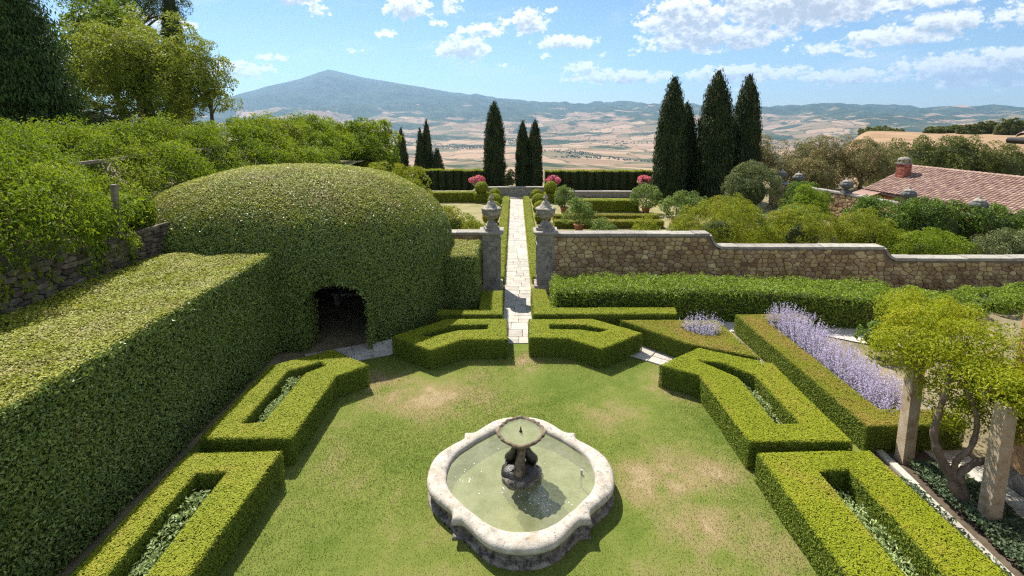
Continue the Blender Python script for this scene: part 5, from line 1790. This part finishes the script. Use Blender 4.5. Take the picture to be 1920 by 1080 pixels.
for c, rd, mt, lab in BS:
    shrub('large_shrub', lab, 'shrub', c, rd, int(30 * rd[0]), .48, int(2900 * rd[0]), .13, .07, mt, 'large shrubs at the garden side')

# exedra: low stone wall with raised middle, and its right wing ending in a scroll
ex = empty('exedra_wall', (.14, 44.9, 0))
tag(ex, 'low stone exedra wall with raised centre closing the path', 'wall')
zs = [(-10.0, .46), (-4.5, .46), (-4.0, .50), (-3.2, .68), (-2.5, .84), (-1.6, .86), (0, .86), (1.6, .86), (2.5, .84), (3.2, .68), (4.0, .50), (4.5, .46), (11.0, .46)]
g = Geo()
X = np.array([k[0] for k in zs])
Z = np.array([k[1] for k in zs])
n = len(X)
for yy, fl in ((0, 0), (.45, 1)):
    V = np.vstack([np.column_stack([X, np.full(n, yy), np.zeros(n)]), np.column_stack([X, np.full(n, yy), Z])])
    g.add(V, [((i, i + 1, n + i + 1, n + i) if not fl else (i + 1, i, n + i, n + i + 1)) for i in range(n - 1)])
put('wall_core', g, M_pillar, (0, 0, 0), ex)
zz = []
for (xa, za), (xb, zb) in zip(zs[:-1], zs[1:]):
    k = max(1, int((xb - xa) / 1.4))
    zz += [(xa + (xb - xa) * i / k, za + .006 + (zb - za) * i / k) for i in range(k)]
zz.append((11.0, .466))
coping_run(ex, zz, .45, .09)
sc_pts = [(11.0 + 1.9 * u, .46 - .62 * (1 - (1 - u) ** 2.0)) for u in np.linspace(0, 1, 9)]
g = Geo()
V, q = [], []
for i, (x, z) in enumerate(sc_pts):
    V += [(x, 0, -.4), (x, .45, -.4), (x, .45, z), (x, 0, z)]
for i in range(8):
    b = 4 * i
    q += [(b, b + 4, b + 7, b + 3), (b + 3, b + 7, b + 6, b + 2), (b + 1, b + 2, b + 6, b + 5)]
g.add(V, np.array(q))
g.tube([(12.85, -.03, -.16), (12.85, .48, -.16)], .17, 14)
put('scroll_end', g, M_pillar, (0, 0, 0), ex)
put('step', Geo().box((0, -.55, .06), (1.5, .5, .12)), M_coping, (0, 0, 0), ex)


def flower_vase(label, x):
    root = empty('flower_urn', (x, 46.1, 0))
    tag(root, label, 'flower urn', 'stone urns of pink flowers')
    g = Geo().box((0, 0, .25), (.62, .62, .5))
    g.box((0, 0, .53), (.72, .72, .06))
    put('pedestal', g, M_coping, (0, 0, 0), root)
    put('bowl', Geo().lathe([(.16, .56), (.10, .64), (.12, .72), (.30, .82, .08), (.48, 1.02, .1), (.52, 1.18, .06), (.58, 1.22), (.56, 1.27), (.46, 1.25), (.1, 1.2)], 48, flute=16), M_coping, (0, 0, 0), root)
    g = Geo()
    clump_crown(g, (0, 0, 1.32), (.72, .72, .52), 40, .2, 1500, .10, .085, 1, .6, -.15, .55)
    put('flowers', g, [M_core, M_pink], (0, 0, 0), root)
    g = Geo()
    clump_crown(g, (0, 0, 1.22), (.60, .60, .3), 24, .16, 400, .10, .07, 0, .7, -.6)
    put('leaves', g, [M_bush], (0, 0, 0), root)


flower_vase('stone urn of pink flowers left of the path, before the clipped hedge', -3.42)
flower_vase('stone urn of pink flowers right of the path, before the clipped hedge', 3.52)
flower_vase('stone urn of pink flowers at the far right end of the exedra wall', 11.85)


def pleated_hedge(label, x0, x1, y, h, pitch, yfun=None):
    """row of clipped cypresses grown into one pleated hedge"""
    n_ = int((x1 - x0) / pitch)
    g = Geo()
    xs_ = np.linspace(x0, x1, n_ * 8 + 1)
    yo = np.array([y + (yfun(x) if yfun else 0) for x in xs_]) - .40 * np.abs(np.sin((xs_ - x0) / (x1 - x0) * n_ * math.pi)) ** .7
    top = h + .03 * np.sin(xs_ * 3.1)
    m_ = len(xs_)
    V = np.vstack([np.column_stack([xs_, yo + .06, np.zeros(m_)]), np.column_stack([xs_, yo + .06, top - .06]), np.column_stack([xs_, yo + 1.2, top - .06]), np.column_stack([xs_, yo + 1.2, np.zeros(m_)])])
    q = []
    for i in range(m_ - 1):
        for k in range(3):
            q.append((k * m_ + i, k * m_ + i + 1, (k + 1) * m_ + i + 1, (k + 1) * m_ + i))
    g.add(V, np.array(q), 0)
    for e in (0, m_ - 1):
        g.add(V[[e, m_ + e, 2 * m_ + e, 3 * m_ + e]], [(0, 1, 2, 3)], 0)
    cnt = int((x1 - x0) * h * 230)
    u = rng.uniform(x0, x1, cnt)
    yy_ = np.interp(u, xs_, yo) + rng.normal(0, .03, cnt)
    sl = np.interp(u, xs_, np.gradient(yo, xs_))
    g.leaves(np.column_stack([u, yy_, rng.uniform(0, 1, cnt) * np.interp(u, xs_, top)]), np.column_stack([sl, -np.ones(cnt), np.full(cnt, .1)]), .15, .07, .45, 1, None, (0, 0, 1), .7)
    cnt = int((x1 - x0) * 1.3 * 240)
    u = rng.uniform(x0, x1, cnt)
    g.leaves(np.column_stack([u, np.interp(u, xs_, yo) + rng.uniform(0, 1.2, cnt), np.interp(u, xs_, top) + rng.normal(.0, .03, cnt)]), np.tile([0, 0, 1.], (cnt, 1)), .13, .07, .6, 2)
    return tag(put('pleated_hedge', g, [M_core, M_cyp, M_box], ((x0 + x1) / 2, y + .5, 0)), label, 'hedge', 'pleated cypress hedges behind the exedra')


pleated_hedge('tall pleated hedge behind the exedra, left of the central cypress', -10.6, -2.9, 49.2, 1.95, .72, lambda x: -.02 * (x + 10) ** 1.6 + .4)
pleated_hedge('tall pleated hedge behind the exedra, right of the twin cypresses', 3.0, 13.6, 49.6, 1.85, .78)
shrub('laurel_bush', 'dusty bush between the central cypress and the twin cypresses', 'shrub', (-.55, 49.9, .9), (.75, .6, 1.05), 26, .3, 1100, .14, .08, M_greybush)

# ------------------------------------------------------------------ cypresses
CY = [('tall central cypress just left of the path axis', (-1.98, 49.4, -.1), 8.75, .98, 9000, 11, .92), ('left one of the twin cypresses right of the path axis', (.78, 49.4, -.1), 6.9, .64, 5000, 12, .85),
      ('right one of the twin cypresses right of the path axis', (1.98, 49.4, -.1), 7.0, .70, 5500, 13, .9)]
for lab, loc, h_, r_, n_, sd, br_ in CY:
    cypress(lab, loc, h_, r_, n_, .24, .09, sd, 'cypresses behind the exedra', base_r=br_, pow_=3.6)
CY = [('leftmost big cypress of the right group', (13.1, 43.0, -.4), 10.9, 1.2, 15000, 21, 1.0, .02), ('slim cypress hidden behind the leftmost big one', (15.0, 44.6, -.4), 8.9, 1.0, 7000, 22, .8, 0),
      ('middle and tallest cypress of the right group', (16.95, 43.0, -.4), 11.4, 1.4, 17000, 23, 1.0, 0), ('rightmost slender cypress of the right group', (19.55, 43.2, -.4), 11.15, 1.15, 14000, 24, .9, .008)]
for lab, loc, h_, r_, n_, sd, br_, ln in CY:
    cypress(lab, loc, h_, r_, n_, .25, .10, sd, 'big cypresses at the right', base_r=br_, lean=ln, pow_=3.6)
CY = [('small cypress at the left, nearest the pergola vine', (-14.5, 65, -1.5), 7.2, 1.05, 3600, 32, .95, 1.3), ('left half of the joined pair of far cypresses', (-12.1, 65, -1.5), 7.2, .75, 3000, 33, .9, 1.8), ('right half of the joined pair of far cypresses', (-11.35, 65.5, -1.5), 8.2, .78, 3400, 34, .9, 1.9),
      ('shortest stubby cypress behind the pleated hedge', (-10.0, 65, -1.5), 4.6, 1.0, 2400, 35, .9, 1.6), ('tiny cypress tip beside the end of the vine', (-16.4, 66, -1.5), 4.8, .62, 1500, 36, .9, 1.5)]
for lab, loc, h_, r_, n_, sd, br_, pw in CY:
    cypress(lab, loc, h_, r_, n_, .3, .12, sd, 'small far cypresses at the left', base_r=br_, pow_=pw)

# ------------------------------------------------------------------ side wall, urns and the tiled cottage
sd_w = empty('side_wall', (20.6, 40.5, 0))
tag(sd_w, 'ivy-stained rubble side wall with coping, below the cottage', 'wall')
WD = np.array([24.6 - 20.6, 25.8 - 40.5])
WL = float(np.linalg.norm(WD))
wang = math.atan2(WD[1], WD[0])
sd_w.rotation_euler = (0, 0, wang)
put('wall_core', Geo().box((WL / 2, .22, 1.0), (WL, .4, 2.0)), M_mortar, (0, 0, 0), sd_w)
rubble_face(sd_w, WL, 1.98, .34, .22, 14, (0, .02), 0.0, 0.0, lambda c: 7.5 < c[0] < 12.5, 110)
coping_run(sd_w, [(WL * i / 14, 2.01) for i in range(15)], .44, .10)
xs_ = [(.13, .5)]


def small_urn(label, u):
    p_ = np.array([20.6, 40.5]) + WD / WL * u
    nrm = np.array([-WD[1], WD[0]]) / WL
    root = empty('melon_urn', (p_[0] + nrm[0] * .22, p_[1] + nrm[1] * .22, 2.115))
    tag(root, label, 'urn', 'ribbed urns along the side wall')
    g = Geo().box((0, 0, .06), (.52, .52, .12))
    g.box((0, 0, .15), (.38, .38, .06))
    put('pedestal', g, M_urndark, (0, 0, 0), root)
    put('body', Geo().lathe([(.12, .18), (.10, .24), (.24, .32, .1), (.40, .46, .14), (.43, .58, .14), (.36, .70, .1), (.24, .75)], 40, flute=10), M_urndark, (0, 0, 0), root)
    put('lid', Geo().lathe([(.28, .74), (.30, .77), (.22, .84), (.13, .89), (.07, .92), (.08, .96), (.04, 1.02), (.01, 1.07)], 18), M_urn, (0, 0, 0), root)


for lab, u in (('ribbed urn nearest the cypresses on the side wall', 1.0), ('second ribbed urn, in front of the olive foliage', 2.6), ('third ribbed urn, on the pier at the wall corner', 6.7), ('fourth ribbed urn, against the orange cottage wall', 10.9),
               ('fifth ribbed urn, against the tiled roof', 14.6)):
    small_urn(lab, u)
o = put('vent_pipe', Geo().tube([(0, 0, 0), (0, 0, 2.9)], .07, 10).lathe([(.12, 2.88), (.12, 2.98), (.02, 3.03)], 10), M_zinc)
o.location = (23.9, 36.0, -.6)
tag(o, 'pale upright pipe between the side wall and the cottage', 'pipe')

ct = empty('cottage', (28.2, 37.6, -1.2))
tag(ct, 'orange cottage with red tiled roof and brick chimney at the right', 'house')
ca_ = math.atan2(-.98, .2)          # ridge direction
ct.rotation_euler = (0, 0, ca_)
# local: x along the ridge (towards the camera), +y towards the far slope, -y the near slope
# eave line at y = -2.15, ridge at y = 2.0
LEN = 15.0
EY, RY, EZ, RZ = -2.1, 2.05, 3.05, 4.72
put('wall', Geo().box((LEN / 2 - .1, 1.6, 1.42), (LEN - .8, 6.9, 2.84)), M_orange, (0, 0, 0), ct)
sl = math.atan2(RZ - EZ, RY - EY)
g = Geo()
g.add([(-.3, EY, EZ - .05), (LEN, EY, EZ - .05), (LEN, RY, RZ - .05), (-.3, RY, RZ - .05), (LEN, 6.2, EZ - .05), (-.3, 6.2, EZ - .05)], [(0, 1, 2, 3), (3, 2, 4, 5)])
g.add([(-.3, EY, EZ - .05), (-.3, EY, EZ - .16), (LEN, EY, EZ - .16), (LEN, EY, EZ - .05)], [(0, 1, 2, 3)])
g.add([(-.28, EY, EZ - .1), (-.28, RY, RZ - .1), (-.28, 6.2, EZ - .1), (.3, 6.2, EZ - .1), (.3, RY, RZ - .1), (.3, EY, EZ - .1)], [(0, 1, 4, 5), (1, 2, 3, 4)])
roof = put('roof', g, M_tile, (0, 0, 0), ct)
put('gable', Geo().add([(.32, EY + .4, 2.8), (.32, 5.6, 2.8), (.32, RY, RZ - .2)], [(0, 1, 2)]), M_orange, (0, 0, 0), ct)
slope = math.hypot(RY - EY, RZ - EZ)
rows, cols = 19, int((LEN + .3) / .24)
th = np.linspace(0, math.pi, 5)
e = np.array([0, math.cos(sl), math.sin(sl)])
nn = np.array([0, -math.sin(sl), math.cos(sl)])
g = Geo()
for r_ in range(rows):
    s0 = slope * r_ / rows - .03
    s1 = s0 + slope / rows + .05
    for c_ in range(cols):
        cx = -.3 + (c_ + .5) * .24 + rng.normal(0, .006)
        tl = float(np.clip(rng.normal(.5, .28), 0, 1))
        ringv = []
        for s_, lift in ((s0, .055), (s1, .02)):
            base = np.array([cx, EY, EZ]) + e * s_
            ringv.append(base + np.column_stack([np.cos(th) * .118, np.zeros(5), np.zeros(5)]) + np.outer(np.sin(th) * .07 + lift, nn))
        V = np.vstack(ringv)
        g.add(V, np.array([(i, i + 1, i + 6, i + 5) for i in range(4)]), 0, tl)
        g.add(np.vstack([ringv[0], ringv[0][2:3] - nn * .075]), [(0, 1, 5), (1, 2, 5), (2, 3, 5), (3, 4, 5)], 0, tl * .6)
tag(put('roof_tiles', g, M_tile, (0, 0, 0), roof), kind='stuff')
for k in range(int(LEN / .36)):
    a = np.linspace(-math.pi * .55, math.pi * .55, 7)
    prof = lambda xx, rr_: np.column_stack([np.full(7, xx), RY + rr_ * np.sin(a), RZ - .03 + rr_ * np.cos(a)])
    put('ridge_tile', Geo().loft([prof(-.3 + .36 * k, .15), prof(-.3 + .36 * k + .39, .12)], 0, rng.uniform(.5, 1), False), M_tile, (0, 0, 0), roof)


def chimney(label, x, y, z0, w_, h_, mat_cap):
    c_ = Geo()
    nrow = int(h_ / .085)
    for r_ in range(nrow):
        zc = z0 + (r_ + .5) * h_ / nrow
        for s_ in (-1, 1):
            for k in range(3):
                off = (k - 1) * w_ / 3 + (.06 if r_ % 2 else -.04)
                c_.box((x + np.clip(off, -w_ / 3, w_ / 3), y + s_ * (w_ / 2 - .06), zc), (w_ / 3 - .012, .12, h_ / nrow - .014), 0, rng.uniform(0, 1))
                c_.box((x + s_ * (w_ / 2 - .06), y + np.clip(off, -w_ / 3, w_ / 3), zc), (.122, w_ / 3 - .012, h_ / nrow - .016), 0, rng.uniform(0, 1))
    core = put('chimney', Geo().box((x, y, z0 + h_ / 2), (w_ - .03, w_ - .03, h_)), M_mortar, (0, 0, 0), ct)
    core['label'] = label
    tag(put('bricks', c_, M_brick, (0, 0, 0), core), kind='stuff')
    cp = Geo().box((x, y, z0 + h_ + .04), (w_ + .1, w_ + .1, .08))
    if mat_cap:
        for sx in (-1, 1):
            for sy in (-1, 1):
                cp.box((x + sx * w_ * .36, y + sy * w_ * .36, z0 + h_ + .19), (.1, .1, .22))
        cp.lathe([(w_ * .62, z0 + h_ + .30), (w_ * .60, z0 + h_ + .37), (w_ * .35, z0 + h_ + .48), (.05, z0 + h_ + .53)], 14, (x, y, 0))
    put('chimney_cap', cp, M_pillar if mat_cap else M_terra, (0, 0, 0), core)


chimney('brick chimney with domed stone cap at the left end of the roof', .55, .35, 3.75, .68, 1.25, True)
chimney('plain red brick chimney at the right of the roof', 8.4, 1.6, 4.1, .62, 1.25, False)
put('flue_pipe', Geo().tube([(7.9, .9, 3.9), (7.9, .9, 5.3)], .09, 10), M_metal, (0, 0, 0), ct)
lean = empty('outbuilding', (25.2, 37.6, -1.0))
tag(lean, 'low tiled shed roof stepping down at the left end of the cottage', 'shed')
lean.rotation_euler = (0, 0, ca_)
put('wall', Geo().box((1.0, .1, 1.2), (1.4, 1.3, 2.4)), M_ochre, (0, 0, 0), lean)
g = Geo().add([(.2, -.8, 2.45), (1.8, -.8, 2.45), (1.8, .8, 2.85), (.2, .8, 2.85)], [(0, 1, 2, 3)])
put('roof', g, M_tile, (0, 0, 0), lean)

# ------------------------------------------------------------------ trees beyond the garden on the right
OT = [((24.3, 50, 2.6), (2.6, 2.2, 3.0), 'sparse olive-brown tree right of the cypresses'), ((29.3, 50, 2.4), (3.4, 2.6, 3.3), 'left of the two big olive-coloured trees behind the side wall'), ((34.4, 50, 2.4), (3.8, 2.6, 3.25), 'right of the two big olive-coloured trees behind the side wall'),
      ((27.0, 47, 1.2), (3.2, 2.0, 2.2), 'lower olive-coloured tree in front of the two big ones')]
for c, rd, lab in OT:
    tree('olive_tree', lab, (c[0], c[1], -1.5), 1.6, .24, c, rd, int(40 * rd[0]), .75, int(5200 * rd[0]), 0.2, .07, M_olive, 9, 'olive-coloured trees behind the side wall', low=-.75, shell=(.4, 1.05), along=(0, 0, 1), alongw=.45)
HT = [((45.0, 57, 1.6), (4.2, 3.2, 3.1), 'left crown of the dense green trees behind the tiled roof'), ((50.5, 58, 1.9), (4.6, 3.2, 3.3), 'middle and tallest of the dense green trees behind the tiled roof'), ((56.0, 58, 1.0), (4.2, 3.2, 2.9), 'right crown of the dense green trees behind the tiled roof'),
      ((40.5, 54, .6), (3.2, 2.6, 2.4), 'low green tree between the olive-coloured trees and the chimney'), ((62.5, 60, .0), (4.5, 3.0, 2.6), 'green tree at the right edge beyond the roof')]
for c, rd, lab in HT:
    tree('holm_oak', lab, (c[0], c[1], -3.0), 1.6, .28, c, rd, int(26 * rd[0]), .85, int(2300 * rd[0]), .25, .12, M_holm, 8, 'dense green trees behind the tiled roof', low=-.7, core=.6, shell=(.6, 1.02))
# copses on the tan hill
CP = [(34.9, 330, 7.5, 3.2), (35.8, 335, 8.0, 3.6), (36.6, 330, 6.5, 2.8)]
for k, (az_, r_, w_, h_) in enumerate(CP):
    x, y = r_ * math.sin(R(az_)), r_ * math.cos(R(az_))
    z = float(terrain_z(np.array([az_]), np.array([float(r_)]))[0])
    shrub('copse_tree', ['left crown of the small dark copse on the tan hill', 'middle crown of the small dark copse on the tan hill', 'right crown of the small dark copse on the tan hill'][k], 'tree', (x, y, z + h_ * .5), (w_ * .75, w_ * .7, h_), 30, 1.5, 900, 1.1, .7, M_holm, 'small dark copse on the tan hill', core=.7)
ORD = ['leftmost', 'second from the left', 'third from the left', 'fourth from the left', 'fifth from the left', 'sixth from the left', 'seventh from the left', 'eighth from the left']
for k in range(8):
    az_ = 39.4 + .72 * k
    r_ = 290 + 6 * (k % 3)
    x, y = r_ * math.sin(R(az_)), r_ * math.cos(R(az_))
    z = float(terrain_z(np.array([az_]), np.array([float(r_)]))[0])
    h_ = 1.6 + .42 * k
    shrub('hill_tree', 'round dark tree on the crest of the tan hill, ' + ORD[k], 'tree', (x, y, z + h_ * .45), (3.6, 3.2, h_), 22, 1.3, 600, 1.0, .6, M_holm, 'wood on the crest of the tan hill', core=.7)
for k in range(5):
    az_ = 41.0 + .75 * k
    r_ = 125
    x, y = r_ * math.sin(R(az_)), r_ * math.cos(R(az_))
    z = float(terrain_z(np.array([az_]), np.array([float(r_)]))[0])
    shrub('field_bush', 'green scrub bush low on the tan hill beyond the roof, ' + ORD[k], 'shrub', (x, y, z + .6), (1.9, 1.8, 1.7), 26, .7, 900, .5, .3, M_bush if k % 2 else M_holm, 'scrub on the near slope of the tan hill', core=.65)

# tower on the far hilltop
az_, r_ = 37.5, 14700.
x, y = r_ * math.sin(R(az_)), r_ * math.cos(R(az_))
z = float(terrain_z(np.array([az_]), np.array([r_]))[0])
tw_ = empty('hilltop_tower', (x, y, z))
tag(tw_, 'tiny castle tower on the far hilltop at the right', 'tower')
put('tower', Geo().box((0, 0, 32), (34, 34, 74)), M_pillar, (0, 0, 0), tw_)
put('parapet', Geo().box((0, 0, 71), (40, 40, 8)), M_pillar, (0, 0, 0), tw_)

# ------------------------------------------------------------------ haze
m, t = new_mat('summer_haze')
pv = t.node('ShaderNodeVolumePrincipled')
pv.inputs['Color'].default_value = (.40, .66, 1.0, 1)
pv.inputs['Density'].default_value = 4.4e-5
pv.inputs['Anisotropy'].default_value = 0.35
om = t.node('ShaderNodeOutputMaterial')
t.link(pv.outputs[0], om.inputs['Volume'])
hz = Geo().box((0, 8000, 475), (48000, 24000, 2050))
tag(put('haze', hz, m), 'pale blue summer haze over the valley', None, None, 'stuff')
